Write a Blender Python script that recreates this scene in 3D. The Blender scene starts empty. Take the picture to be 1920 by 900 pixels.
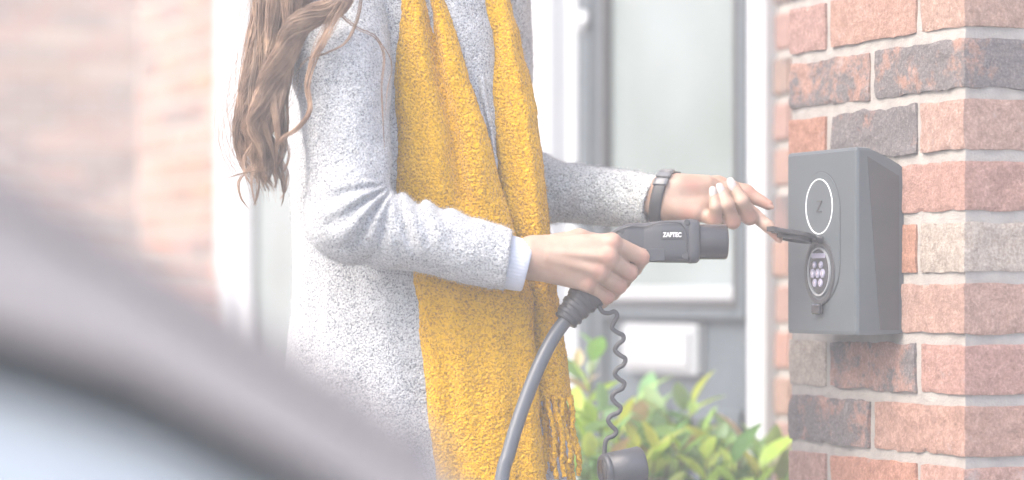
import bpy, math, random
import numpy as np
from mathutils import Vector, Matrix

# ------------------------------------------------------------------ camera, sky, sun, exposure
sc = bpy.context.scene
col = sc.collection
CAM_H = 1.0
cam_d = bpy.data.cameras.new('camera'); cam = bpy.data.objects.new('camera', cam_d); col.objects.link(cam)
cam.location = (0, 0, CAM_H); cam.rotation_euler = (math.radians(90), 0, 0)
cam_d.sensor_width = 36; cam_d.lens = 100; cam_d.shift_y = 100 / 1920
cam_d.clip_start = 0.05; cam_d.clip_end = 400
cam_d.dof.use_dof = True; cam_d.dof.focus_distance = 3.58; cam_d.dof.aperture_fstop = 2.35
sc.camera = cam

SUN_AZ = (-0.76, -0.50); SUN_EL = 47
world = bpy.data.worlds.new('World'); sc.world = world; world.use_nodes = True
nt = world.node_tree; nt.nodes.clear()
wo = nt.nodes.new('ShaderNodeOutputWorld'); bg = nt.nodes.new('ShaderNodeBackground'); sk = nt.nodes.new('ShaderNodeTexSky')
sk.sky_type = 'NISHITA'; sk.sun_disc = False
sk.sun_elevation = math.radians(SUN_EL); sk.sun_rotation = math.atan2(SUN_AZ[0], SUN_AZ[1])
sk.air_density = 1.0; sk.dust_density = 5.0; sk.ozone_density = 1.0
bg.inputs['Strength'].default_value = 0.15
nt.links.new(sk.outputs[0], bg.inputs['Color']); nt.links.new(bg.outputs[0], wo.inputs['Surface'])
sun_d = bpy.data.lights.new('sun', 'SUN'); sun = bpy.data.objects.new('sun', sun_d); col.objects.link(sun)
sun_d.energy = 0.6; sun_d.angle = math.radians(40); sun_d.color = (1.0, 0.985, 0.955)
sd = Vector((SUN_AZ[0], SUN_AZ[1], 0)).normalized() * math.cos(math.radians(SUN_EL)); sd.z = math.sin(math.radians(SUN_EL))
sun.rotation_euler = (-sd).to_track_quat('-Z', 'Y').to_euler()
sc.view_settings.view_transform = 'Standard'; sc.view_settings.look = 'None'
sc.view_settings.exposure = 1.9; sc.view_settings.gamma = 1.0
sc.render.engine = 'CYCLES'
try:
    sc.cycles.use_denoising = True
    sc.cycles.max_bounces = 8; sc.cycles.diffuse_bounces = 5; sc.cycles.volume_bounces = 1
except Exception:
    pass

random.seed(7); rng = np.random.default_rng(7)
F = 5333.33

def W(u, v, Y):
    """photo pixel (1920 wide) at distance Y -> world point"""
    return np.array(((u - 960) / F * Y, Y, CAM_H + (550 - v) / F * Y))

# ------------------------------------------------------------------ helpers
def link(o, parent=None):
    col.objects.link(o)
    if parent is not None: o.parent = parent
    return o

def props(o, label=None, cat=None, group=None, kind=None):
    if label: o['label'] = label
    if cat: o['category'] = cat
    if group: o['group'] = group
    if kind: o['kind'] = kind
    return o

def empty(name, loc=(0, 0, 0), rz=0.0):
    o = bpy.data.objects.new(name, None); o.location = loc; o.rotation_euler = (0, 0, rz); o.empty_display_size = 0.1
    return link(o)

def mesh(name, V, Fc, mat=None, smooth=True):
    me = bpy.data.meshes.new(name)
    V = np.asarray(V, dtype=np.float32).reshape(-1, 3)
    if isinstance(Fc, np.ndarray):
        n, k = Fc.shape
        me.vertices.add(len(V)); me.vertices.foreach_set('co', V.ravel())
        me.loops.add(n * k); me.loops.foreach_set('vertex_index', Fc.astype(np.int32).ravel())
        me.polygons.add(n); me.polygons.foreach_set('loop_start', np.arange(0, n * k, k, dtype=np.int32))
        me.polygons.foreach_set('loop_total', np.full(n, k, dtype=np.int32))
        me.update(calc_edges=True); me.validate()
    else:
        me.from_pydata([tuple(map(float, p)) for p in V], [], Fc); me.update()
    if mat: me.materials.append(mat)
    if smooth: me.polygons.foreach_set('use_smooth', np.ones(len(me.polygons), dtype=bool))
    return me

def obj(name, V, Fc, mat, parent=None, smooth=True, world=True, label=None):
    """one mesh object; world=True: V is in world space and the parent is a pure translation"""
    V = np.asarray(V, dtype=np.float64).reshape(-1, 3)
    if parent is not None and world:
        off = np.zeros(3); p = parent
        while p is not None: off += np.array(p.location); p = p.parent
        V = V - off
    o = bpy.data.objects.new(name, mesh(name, V, Fc, mat, smooth))
    link(o, parent)
    if label: o['label'] = label
    return o

class MB:
    """collects shapes of ONE part"""
    def __init__(s): s.V = []; s.F = []
    def add(s, V, Fc):
        b = len(s.V); s.V += [tuple(p) for p in V]; s.F += [tuple(i + b for i in f) for f in Fc]
    def box(s, x0, x1, y0, y1, z0, z1, bev=0.0):
        if bev <= 0:
            s.add([(x0,y0,z0),(x1,y0,z0),(x1,y1,z0),(x0,y1,z0),(x0,y0,z1),(x1,y0,z1),(x1,y1,z1),(x0,y1,z1)],
                  [(0,3,2,1),(4,5,6,7),(0,1,5,4),(1,2,6,5),(2,3,7,6),(3,0,4,7)]); return
        b = bev; V = []
        for z, i in ((z0, b), (z0 + b, 0), (z1 - b, 0), (z1, b)):
            V += [(x0+i+b*(i==0),y0+i,z),(x1-i-b*(i==0),y0+i,z),(x1-i,y0+i+b*(i==0),z),(x1-i,y1-i-b*(i==0),z),
                  (x1-i-b*(i==0),y1-i,z),(x0+i+b*(i==0),y1-i,z),(x0+i,y1-i-b*(i==0),z),(x0+i,y0+i+b*(i==0),z)]
        Fc = []
        for k in range(3):
            for j in range(8):
                a = k*8+j; c = k*8+(j+1)%8; Fc.append((a, c, c+8, a+8))
        Fc.append(tuple(range(7, -1, -1))); Fc.append(tuple(range(24, 32)))
        s.add(V, Fc)
    def lathe(s, c, axis, prof, n=32, cap=True):
        """prof: (distance along axis, radius)"""
        c = np.array(c, float); a = np.array(axis, float); a /= np.linalg.norm(a)
        t = np.array((0, 0, 1.0)) if abs(a[2]) < .9 else np.array((1.0, 0, 0))
        e1 = np.cross(a, t); e1 /= np.linalg.norm(e1); e2 = np.cross(a, e1)
        V = []; Fc = []
        for d, r in prof:
            for k in range(n):
                w = 2*math.pi*k/n; V.append(c + a*d + (e1*math.cos(w) + e2*math.sin(w))*r)
        for i in range(len(prof)-1):
            for k in range(n):
                Fc.append((i*n+k, i*n+(k+1)%n, (i+1)*n+(k+1)%n, (i+1)*n+k))
        if cap:
            Fc.append(tuple(range(n-1, -1, -1))); Fc.append(tuple(range((len(prof)-1)*n, len(prof)*n)))
        s.add(V, Fc)
    def obj(s, name, mat, parent=None, smooth=False, world=False, label=None):
        return obj(name, s.V, s.F, mat, parent, smooth, world, label)

def catmull(P, n):
    P = np.asarray(P, float); m = len(P); out = []
    for t in np.linspace(0, m - 1, n):
        i = min(int(t), m - 2); f = t - i
        p0 = P[max(i-1, 0)]; p1 = P[i]; p2 = P[i+1]; p3 = P[min(i+2, m-1)]
        out.append(.5*((2*p1)+(-p0+p2)*f+(2*p0-5*p1+4*p2-p3)*f*f+(-p0+3*p1-3*p2+p3)*f**3))
    return np.array(out)

def frames(P):
    T = np.gradient(P, axis=0); T /= np.linalg.norm(T, axis=1)[:, None] + 1e-12
    up = np.array((0, -1.0, 0)); N = np.zeros_like(P)
    n = np.cross(np.cross(T[0], up), T[0])
    if np.linalg.norm(n) < 1e-6: n = np.array((1.0, 0, 0))
    n /= np.linalg.norm(n)
    for i in range(len(P)):
        n = n - T[i]*np.dot(n, T[i]); n /= np.linalg.norm(n) + 1e-12; N[i] = n
    return T, N, np.cross(T, N)

def tube(P, R, k=12, ry=None):
    """swept tube -> V, F (quads, open ends closed by fans of the ring centre)"""
    P = np.asarray(P, float); R = np.broadcast_to(np.asarray(R, float), (len(P),))
    T, N, B = frames(P); a = np.arange(k)*2*math.pi/k
    ry = R if ry is None else np.broadcast_to(np.asarray(ry, float), (len(P),))
    V = P[:, None, :] + R[:, None, None]*np.cos(a)[None, :, None]*N[:, None, :] + ry[:, None, None]*np.sin(a)[None, :, None]*B[:, None, :]
    m = len(P); V = V.reshape(-1, 3); Fc = []
    for i in range(m-1):
        for j in range(k):
            Fc.append((i*k+j, i*k+(j+1)%k, (i+1)*k+(j+1)%k, (i+1)*k+j))
    Fc.append(tuple(range(k-1, -1, -1))); Fc.append(tuple(range((m-1)*k, m*k)))
    return V, Fc

def _hash(i, j, k, seed):
    n = (i*374761393 + j*668265263 + k*2147483647 + seed*1442695041) & 0xffffffff
    n = ((n ^ (n >> 13))*1274126177) & 0xffffffff
    n = ((n ^ (n >> 16))*2246822519) & 0xffffffff
    return ((n ^ (n >> 15)) & 0xffff)/32767.5 - 1.0

def vnoise(P, scale, seed=0):
    q = np.asarray(P, float)/scale; i = np.floor(q).astype(np.int64); f = q - i; f = f*f*(3-2*f)
    r = 0
    for a in (0, 1):
        for b in (0, 1):
            for c in (0, 1):
                w = (f[..., 0] if a else 1-f[..., 0])*(f[..., 1] if b else 1-f[..., 1])*(f[..., 2] if c else 1-f[..., 2])
                r = r + w*_hash(i[..., 0]+a, i[..., 1]+b, i[..., 2]+c, seed)
    return r

def fbm(P, scale, seed=0, o=3):
    r = 0; a = 1.0
    for k in range(o): r = r + a*vnoise(P, scale/2**k, seed+k*17); a *= .5
    return r

# signed-distance modelling: tapered capsules blended together, meshed with surface nets
def rc(p, a, b, ra, rb):
    a = np.asarray(a); b = np.asarray(b); ba = b - a
    t = np.clip(((p - a) @ ba)/(ba @ ba + 1e-12), 0, 1)
    d = p - a - t[..., None]*ba
    return np.sqrt((d*d).sum(-1)) - (ra + (rb - ra)*t)

def smin(a, b, k):
    h = np.clip(.5 + .5*(b - a)/k, 0, 1)
    return b*(1-h) + a*h - k*h*(1-h)

def chain(p, pts, rad, k=.004):
    d = None
    for i in range(len(pts)-1):
        e = rc(p, pts[i], pts[i+1], rad[i], rad[i+1]); d = e if d is None else smin(d, e, k)
    return d

def ell(p, c, r):
    q = (p - np.asarray(c))/np.asarray(r); l = np.sqrt((q*q).sum(-1)); return (l - 1)*min(r)

def near(d, p, fn, band=.011):
    m = np.abs(d) < band
    if m.any(): d = d.copy(); d[m] += fn(p[m])
    return d

def sdf_mesh(fn, lo, hi, h):
    lo = np.asarray(lo, float); hi = np.asarray(hi, float); n = np.ceil((hi-lo)/h).astype(int)+1
    D = np.empty(n, np.float32)
    yy, zz = np.meshgrid(lo[1]+np.arange(n[1])*h, lo[2]+np.arange(n[2])*h, indexing='ij')
    step = max(1, int(600000/(n[1]*n[2])))
    for i in range(0, n[0], step):
        xs = lo[0]+np.arange(i, min(i+step, n[0]))*h
        p = np.empty((len(xs), n[1], n[2], 3)); p[..., 0] = xs[:, None, None]; p[..., 1] = yy; p[..., 2] = zz
        D[i:i+len(xs)] = fn(p)
    S = D < 0
    c = [S[a:n[0]-1+a, b:n[1]-1+b, d:n[2]-1+d] for a in (0,1) for b in (0,1) for d in (0,1)]
    anyS = np.logical_or.reduce(c); allS = np.logical_and.reduce(c); act = anyS & ~allS
    I = np.argwhere(act); idx = np.full(act.shape, -1, np.int64); idx[act] = np.arange(len(I))
    acc = np.zeros((len(I), 3)); cnt = np.zeros(len(I))
    cor = [(a, b, d) for a in (0,1) for b in (0,1) for d in (0,1)]
    for x in range(8):
        for y in range(x+1, 8):
            A = np.array(cor[x]); B = np.array(cor[y])
            if np.abs(A-B).sum() != 1: continue
            va = D[tuple((I+A).T)]; vb = D[tuple((I+B).T)]; m = (va < 0) != (vb < 0)
            t = np.where(m, va/(va-vb+1e-20), 0)
            acc += np.where(m[:, None], A + t[:, None]*(B-A), 0); cnt += m
    V = lo + (I + acc/cnt[:, None])*h
    Q = []
    for ax in range(3):
        o1, o2 = [(1, 2), (2, 0), (0, 1)][ax]
        sl = [slice(None)]*3; s2 = [slice(None)]*3
        sl[ax] = slice(0, n[ax]-1); s2[ax] = slice(1, n[ax])
        ch = S[tuple(sl)] != S[tuple(s2)]
        E = np.argwhere(ch)
        E = E[(E[:, o1] > 0) & (E[:, o2] > 0) & (E[:, o1] < n[o1]-1) & (E[:, o2] < n[o2]-1)]
        u1 = np.zeros(3, int); u1[o1] = 1; u2 = np.zeros(3, int); u2[o2] = 1
        q = np.stack([idx[tuple((E-u1-u2).T)], idx[tuple((E-u2).T)], idx[tuple(E.T)], idx[tuple((E-u1).T)]], 1)
        inside = S[tuple(E.T)]
        q = np.where(inside[:, None], q, q[:, ::-1]); Q.append(q)
    Q = np.concatenate(Q); Q = Q[(Q >= 0).all(1)]
    return V, Q

def vnormals(V, Q):
    a, b, c = V[Q[:, 0]], V[Q[:, 1]], V[Q[:, 2]]; n = np.cross(b-a, c-a); N = np.zeros_like(V)
    for k in range(Q.shape[1]): np.add.at(N, Q[:, k], n)
    return N/(np.linalg.norm(N, axis=1)[:, None]+1e-12)

# ------------------------------------------------------------------ materials
def mat(name):
    m = bpy.data.materials.new(name); m.use_nodes = True
    n = m.node_tree.nodes; return m, n, m.node_tree.links, n['Principled BSDF']

def N(n, t, **kw):
    x = n.new(t)
    for k, v in kw.items():
        if k in x.inputs: x.inputs[k].default_value = v
        else: setattr(x, k, v)
    return x

def ramp(n, stops):
    r = n.new('ShaderNodeValToRGB'); e = r.color_ramp.elements
    while len(e) < len(stops): e.new(.5)
    for q, (p, c) in zip(e, stops): q.position = p; q.color = (*c, 1) if len(c) == 3 else c
    return r

def simple(name, c, rough=.5, spec=.5, metal=0, bump=0, bscale=200, var=0, coat=0, emit=None, es=0, sss=0):
    m, n, l, b = mat(name)
    b.inputs['Base Color'].default_value = (*c, 1); b.inputs['Roughness'].default_value = rough
    b.inputs['Specular IOR Level'].default_value = spec; b.inputs['Metallic'].default_value = metal
    b.inputs['Coat Weight'].default_value = coat
    if emit: b.inputs['Emission Color'].default_value = (*emit, 1); b.inputs['Emission Strength'].default_value = es
    if sss:
        b.inputs['Subsurface Weight'].default_value = sss; b.inputs['Subsurface Radius'].default_value = (.012, .005, .003); b.inputs['Subsurface Scale'].default_value = .4
    tc = N(n, 'ShaderNodeTexCoord')
    if var:
        t = N(n, 'ShaderNodeTexNoise', Scale=bscale*.13, Detail=5); l.new(tc.outputs['Object'], t.inputs['Vector'])
        r = ramp(n, [(.3, tuple(x*(1-var) for x in c)), (.7, tuple(min(1, x*(1+var)) for x in c))])
        l.new(t.outputs['Fac'], r.inputs['Fac']); l.new(r.outputs['Color'], b.inputs['Base Color'])
    if bump:
        t = N(n, 'ShaderNodeTexNoise', Scale=bscale, Detail=6); l.new(tc.outputs['Object'], t.inputs['Vector'])
        bp = N(n, 'ShaderNodeBump', Strength=bump, Distance=.002); l.new(t.outputs['Fac'], bp.inputs['Height']); l.new(bp.outputs['Normal'], b.inputs['Normal'])
    return m

def brick_mat(name, rough_scale=1.0):
    """object colour = brick colour, its alpha = 1 - how burnt the face is"""
    m, n, l, b = mat(name); b.inputs['Roughness'].default_value = .9; b.inputs['Specular IOR Level'].default_value = .15
    oi = N(n, 'ShaderNodeObjectInfo'); tc = N(n, 'ShaderNodeTexCoord')
    ad = N(n, 'ShaderNodeVectorMath', operation='ADD'); mu = N(n, 'ShaderNodeVectorMath', operation='SCALE'); mu.inputs['Scale'].default_value = 37
    cx = N(n, 'ShaderNodeCombineXYZ')
    for i in range(3): l.new(oi.outputs['Random'], cx.inputs[i])
    l.new(cx.outputs[0], mu.inputs[0]); l.new(tc.outputs['Object'], ad.inputs[0]); l.new(mu.outputs[0], ad.inputs[1])
    def noise(s, d=6, r=.6):
        t = N(n, 'ShaderNodeTexNoise', Scale=s, Detail=d, Roughness=r); l.new(ad.outputs[0], t.inputs['Vector']); return t
    big = noise(16); fine = noise(260, 8, .75); mid = noise(70, 8, .7)
    # tone variation of the fired clay
    r1 = ramp(n, [(.25, (.62, .60, .60)), (.5, (.95, .95, .95)), (.78, (1.25, 1.3, 1.35))]); l.new(mid.outputs['Fac'], r1.inputs['Fac'])
    m1 = N(n, 'ShaderNodeMix', data_type='RGBA', blend_type='MULTIPLY'); m1.inputs[0].default_value = 1
    l.new(oi.outputs['Color'], m1.inputs[6]); l.new(r1.outputs['Color'], m1.inputs[7])
    r2 = ramp(n, [(.34, (.70, .68, .70)), (.5, (1, 1, 1)), (.68, (1.4, 1.45, 1.5))]); l.new(fine.outputs['Fac'], r2.inputs['Fac'])
    m2 = N(n, 'ShaderNodeMix', data_type='RGBA', blend_type='MULTIPLY'); m2.inputs[0].default_value = 1
    l.new(m1.outputs[2], m2.inputs[6]); l.new(r2.outputs['Color'], m2.inputs[7])
    # burnt skin
    sub = N(n, 'ShaderNodeMath', operation='ADD'); l.new(big.outputs['Fac'], sub.inputs[0])
    s2 = N(n, 'ShaderNodeMath', operation='MULTIPLY_ADD'); l.new(mid.outputs['Fac'], s2.inputs[0]); s2.inputs[1].default_value = .75; s2.inputs[2].default_value = -.36
    l.new(s2.outputs[0], sub.inputs[1])
    s3 = N(n, 'ShaderNodeMath', operation='SUBTRACT'); l.new(sub.outputs[0], s3.inputs[0]); l.new(oi.outputs['Alpha'], s3.inputs[1])
    rb = ramp(n, [(.0, (0, 0, 0)), (.16, (.92, .92, .92))]); l.new(s3.outputs[0], rb.inputs['Fac'])
    fb = ramp(n, [(.3, (.075, .075, .082)), (.55, (.15, .145, .15)), (.72, (.29, .27, .27))]); l.new(fine.outputs['Fac'], fb.inputs['Fac'])
    m3 = N(n, 'ShaderNodeMix', data_type='RGBA'); l.new(rb.outputs['Color'], m3.inputs[0]); l.new(m2.outputs[2], m3.inputs[6]); l.new(fb.outputs['Color'], m3.inputs[7])
    # pale lime bloom
    bl = noise(21, 4, .7); r4 = ramp(n, [(.62, (0, 0, 0)), (.74, (.55, .55, .55))]); l.new(bl.outputs['Fac'], r4.inputs['Fac'])
    m4 = N(n, 'ShaderNodeMix', data_type='RGBA'); m4.inputs[7].default_value = (.42, .38, .37, 1)
    l.new(r4.outputs['Color'], m4.inputs[0]); l.new(m3.outputs[2], m4.inputs[6]); l.new(m4.outputs[2], b.inputs['Base Color'])
    bp = N(n, 'ShaderNodeBump', Strength=.8*rough_scale, Distance=.004); bp2 = N(n, 'ShaderNodeBump', Strength=.28*rough_scale, Distance=.008)
    l.new(fine.outputs['Fac'], bp.inputs['Height']); l.new(mid.outputs['Fac'], bp2.inputs['Height']); l.new(bp2.outputs['Normal'], bp.inputs['Normal']); l.new(bp.outputs['Normal'], b.inputs['Normal'])
    return m

def wool(name, stops, scale, bump, dist=.003, sheen=.3):
    m, n, l, b = mat(name); b.inputs['Roughness'].default_value = .95; b.inputs['Specular IOR Level'].default_value = .1
    b.inputs['Sheen Weight'].default_value = sheen; b.inputs['Sheen Roughness'].default_value = .5
    tc = N(n, 'ShaderNodeTexCoord')
    t = N(n, 'ShaderNodeTexNoise', Scale=scale, Detail=3, Roughness=.6, Distortion=.6); l.new(tc.outputs['Object'], t.inputs['Vector'])
    t2 = N(n, 'ShaderNodeTexVoronoi', Scale=scale*.85); l.new(tc.outputs['Object'], t2.inputs['Vector'])
    t3 = N(n, 'ShaderNodeTexNoise', Scale=scale*.12, Detail=3); l.new(tc.outputs['Object'], t3.inputs['Vector'])
    a = N(n, 'ShaderNodeMath', operation='MULTIPLY_ADD'); l.new(t3.outputs['Fac'], a.inputs[0]); a.inputs[1].default_value = .13; a.inputs[2].default_value = -.065
    s = N(n, 'ShaderNodeMath', operation='ADD'); l.new(t.outputs['Fac'], s.inputs[0]); l.new(a.outputs[0], s.inputs[1])
    r = ramp(n, stops); l.new(s.outputs[0], r.inputs['Fac']); l.new(r.outputs['Color'], b.inputs['Base Color'])
    h = N(n, 'ShaderNodeMath', operation='SUBTRACT'); l.new(t.outputs['Fac'], h.inputs[0]); l.new(t2.outputs['Distance'], h.inputs[1])
    bp = N(n, 'ShaderNodeBump', Strength=bump, Distance=dist); l.new(h.outputs[0], bp.inputs['Height']); l.new(bp.outputs['Normal'], b.inputs['Normal'])
    return m

def skin_mat():
    m, n, l, b = mat('skin'); tc = N(n, 'ShaderNodeTexCoord')
    t = N(n, 'ShaderNodeTexNoise', Scale=45, Detail=5); l.new(tc.outputs['Object'], t.inputs['Vector'])
    r = ramp(n, [(.3, (.34, .22, .165)), (.52, (.385, .265, .205)), (.75, (.41, .295, .235))]); l.new(t.outputs['Fac'], r.inputs['Fac']); l.new(r.outputs['Color'], b.inputs['Base Color'])
    at = N(n, 'ShaderNodeAttribute', attribute_name='flush'); fm = N(n, 'ShaderNodeMath', operation='MULTIPLY'); l.new(at.outputs['Fac'], fm.inputs[0]); fm.inputs[1].default_value = .75
    mx = N(n, 'ShaderNodeMix', data_type='RGBA'); l.new(fm.outputs[0], mx.inputs[0]); l.new(r.outputs['Color'], mx.inputs[6]); mx.inputs[7].default_value = (.40, .20, .155, 1); l.new(mx.outputs[2], b.inputs['Base Color'])
    b.inputs['Roughness'].default_value = .45; b.inputs['Specular IOR Level'].default_value = .4
    b.inputs['Subsurface Weight'].default_value = .25; b.inputs['Subsurface Radius'].default_value = (.010, .004, .002); b.inputs['Subsurface Scale'].default_value = .35
    t2 = N(n, 'ShaderNodeTexNoise', Scale=420, Detail=4); l.new(tc.outputs['Object'], t2.inputs['Vector'])
    bp = N(n, 'ShaderNodeBump', Strength=.12, Distance=.001); l.new(t2.outputs['Fac'], bp.inputs['Height']); l.new(bp.outputs['Normal'], b.inputs['Normal'])
    return m

def hair_mat():
    m, n, l, b = mat('hair'); tc = N(n, 'ShaderNodeTexCoord')
    t = N(n, 'ShaderNodeTexNoise', Scale=38, Detail=2); l.new(tc.outputs['Object'], t.inputs['Vector'])
    r = ramp(n, [(.30, (.16, .10, .068)), (.5, (.25, .16, .11)), (.7, (.40, .27, .185))]); l.new(t.outputs['Fac'], r.inputs['Fac'])
    oi = N(n, 'ShaderNodeObjectInfo'); mx = N(n, 'ShaderNodeMix', data_type='RGBA', blend_type='MULTIPLY'); mx.inputs[0].default_value = 1
    l.new(r.outputs['Color'], mx.inputs[6]); l.new(oi.outputs['Color'], mx.inputs[7]); l.new(mx.outputs[2], b.inputs['Base Color'])
    b.inputs['Roughness'].default_value = .34; b.inputs['Specular IOR Level'].default_value = .5
    return m

def leaf_mat():
    m, n, l, b = mat('leaf'); oi = N(n, 'ShaderNodeObjectInfo'); tc = N(n, 'ShaderNodeTexCoord')
    t = N(n, 'ShaderNodeTexNoise', Scale=30, Detail=4); l.new(tc.outputs['Object'], t.inputs['Vector'])
    r = ramp(n, [(.3, (.75, .8, .7)), (.7, (1.2, 1.15, 1.2))]); l.new(t.outputs['Fac'], r.inputs['Fac'])
    mx = N(n, 'ShaderNodeMix', data_type='RGBA', blend_type='MULTIPLY'); mx.inputs[0].default_value = 1
    l.new(oi.outputs['Color'], mx.inputs[6]); l.new(r.outputs['Color'], mx.inputs[7]); l.new(mx.outputs[2], b.inputs['Base Color'])
    b.inputs['Roughness'].default_value = .35
    tr = N(n, 'ShaderNodeBsdfTranslucent'); l.new(mx.outputs[2], tr.inputs['Color'])
    ms = N(n, 'ShaderNodeMixShader'); ms.inputs[0].default_value = .42
    l.new(b.outputs[0], ms.inputs[1]); l.new(tr.outputs[0], ms.inputs[2]); l.new(ms.outputs[0], n['Material Output'].inputs['Surface'])
    return m

def wall_far_mat():
    m, n, l, b = mat('far_brickwork'); tc = N(n, 'ShaderNodeTexCoord'); mp = N(n, 'ShaderNodeMapping'); mp.inputs['Rotation'].default_value = (math.radians(90), 0, 0)
    l.new(tc.outputs['Object'], mp.inputs['Vector'])
    t = N(n, 'ShaderNodeTexBrick', Scale=1.0); t.inputs['Brick Width'].default_value = .225; t.inputs['Row Height'].default_value = .075; t.inputs['Mortar Size'].default_value = .005
    t.inputs['Color1'].default_value = (.34, .23, .19, 1); t.inputs['Color2'].default_value = (.28, .19, .165, 1); t.inputs['Mortar'].default_value = (.4, .37, .34, 1)
    l.new(mp.outputs[0], t.inputs['Vector']); l.new(t.outputs['Color'], b.inputs['Base Color']); b.inputs['Roughness'].default_value = .9
    return m

M = dict(
    brick=brick_mat('brick'),
    mortar=simple('mortar', (.33, .31, .29), .95, .1, bump=.7, bscale=330, var=.12),
    farbrick=wall_far_mat(),
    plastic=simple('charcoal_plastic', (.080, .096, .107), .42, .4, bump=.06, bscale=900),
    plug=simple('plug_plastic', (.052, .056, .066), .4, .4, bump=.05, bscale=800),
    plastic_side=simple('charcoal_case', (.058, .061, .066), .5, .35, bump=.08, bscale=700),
    plastic_dark=simple('black_plastic', (.045, .047, .052), .38, .45, bump=.05, bscale=800),
    gloss_dark=simple('gloss_black_plastic', (.035, .035, .040), .16, .5),
    rubber=simple('cable_rubber', (.075, .088, .105), .34, .5, bump=.04, bscale=500),
    white_mark=simple('white_mark', (.8, .8, .82), .5, .3),
    ring=simple('status_ring', (.85, .88, .9), .4, .3, emit=(.9, .95, 1.0), es=.12),
    contact=simple('contact_metal', (.75, .72, .82), .2, .6, metal=.8),
    pin_face=simple('pin_face', (.40, .385, .50), .3, .5),
    white_paint=simple('white_upvc', (.46, .485, .515), .35, .4),
    door=simple('grey_door', (.078, .098, .115), .6, .4, bump=.15, bscale=120, var=.08),
    door_dark=simple('grey_door_frame', (.054, .068, .080), .6, .4),
    gasket=simple('dark_gasket', (.05, .053, .058), .5, .3),
    steel=simple('brushed_steel', (.40, .425, .45), .32, .5, metal=.25, bump=.05, bscale=300),
    coat=wool('grey_white_boucle', [(.27, (.10, .11, .122)), (.41, (.25, .265, .285)), (.50, (.45, .465, .485)), (.64, (.56, .575, .595))], 430, .55, .004),
    coat_far_lightened=wool('grey_green_boucle_lightened', [(.26, (.12, .13, .13)), (.41, (.32, .34, .335)), (.50, (.60, .625, .61)), (.66, (.72, .74, .73))], 360, .7, .004),  # far sleeve: same coat lightened, extra brightness put into the colour
    scarf=wool('mustard_boucle', [(.26, (.28, .13, .010)), (.41, (.47, .24, .006)), (.50, (.66, .36, .003)), (.68, (.76, .435, .004))], 340, .8, .004, .15),
    cuff=simple('pale_rib_knit', (.52, .55, .62), .9, .1, bump=.3, bscale=600),
    skin=skin_mat(), hair=hair_mat(), leaf=leaf_mat(),
    nail=simple('white_nail_polish', (.52, .47, .45), .2, .5),
    nail_dark=simple('bare_nail', (.42, .26, .2), .3, .5),
    strap=simple('watch_strap', (.055, .057, .062), .5, .4, bump=.05, bscale=700),
    strap_hi=simple('watch_keeper', (.15, .155, .165), .35, .5),
    denim=simple('dark_denim', (.05, .06, .09), .9, .1, bump=.3, bscale=700),
    leather=simple('black_leather', (.04, .04, .04), .5, .4),
    eye=simple('eye_white', (.7, .68, .66), .2, .5), iris=simple('iris', (.06, .04, .03), .15, .5), lip=simple('lip', (.42, .15, .14), .4, .4),
    paint=simple('car_paint', (.33, .37, .40), .30, .5, metal=.15, coat=.4),
    carglass=simple('car_glass', (.25, .235, .24), 0.5, 0.06),
    tyre=simple('tyre_rubber', (.03, .03, .032), .85, .2), alloy=simple('alloy', (.55, .56, .58), .3, .5, metal=.7),
    lamp=simple('headlight_lens', (.55, .57, .6), .08, .6), trim=simple('black_trim', (.16, .16, .165), .5, .4), amber=simple('number_plate_white', (.7, .7, .68), .4, .4),
    ground=simple('driveway', (.40, .39, .38), .9, .2, bump=.8, bscale=60, var=.2),
    soil=simple('soil', (.07, .05, .04), .95, .1, bump=1, bscale=60, var=.3),
    stem=simple('stem', (.13, .15, .06), .6, .3),
)
def glass_pane():
    m, n, l, b = mat('obscured_glass'); tc = N(n, 'ShaderNodeTexCoord')
    t = N(n, 'ShaderNodeTexNoise', Scale=2.2, Detail=2); l.new(tc.outputs['Object'], t.inputs['Vector'])
    r = ramp(n, [(.3, (.15, .185, .18)), (.65, (.23, .27, .28))]); l.new(t.outputs['Fac'], r.inputs['Fac']); l.new(r.outputs['Color'], b.inputs['Base Color'])  # reflected sky is put into the pale greenish base colour
    b.inputs['Roughness'].default_value = .2; b.inputs['Specular IOR Level'].default_value = .35
    return m
M['glass'] = glass_pane()

# ------------------------------------------------------------------ wall frame: local +X runs along the house towards the viewer, local -Y faces out
EX, EY = -0.3814, 0.9244                      # direction along the wall, away from the viewer
RZ = math.atan2(-EY, -EX)
Z0 = 1.3188 - 18*0.075                        # coursing datum shared by pier and house
CH = 0.075

g = obj('ground', [(-25, -20, 0), (25, -20, 0), (25, 30, 0), (-25, 30, 0)], [(0, 1, 2, 3)], M['ground'], smooth=False); props(g, 'grey driveway surface', kind='structure')

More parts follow.
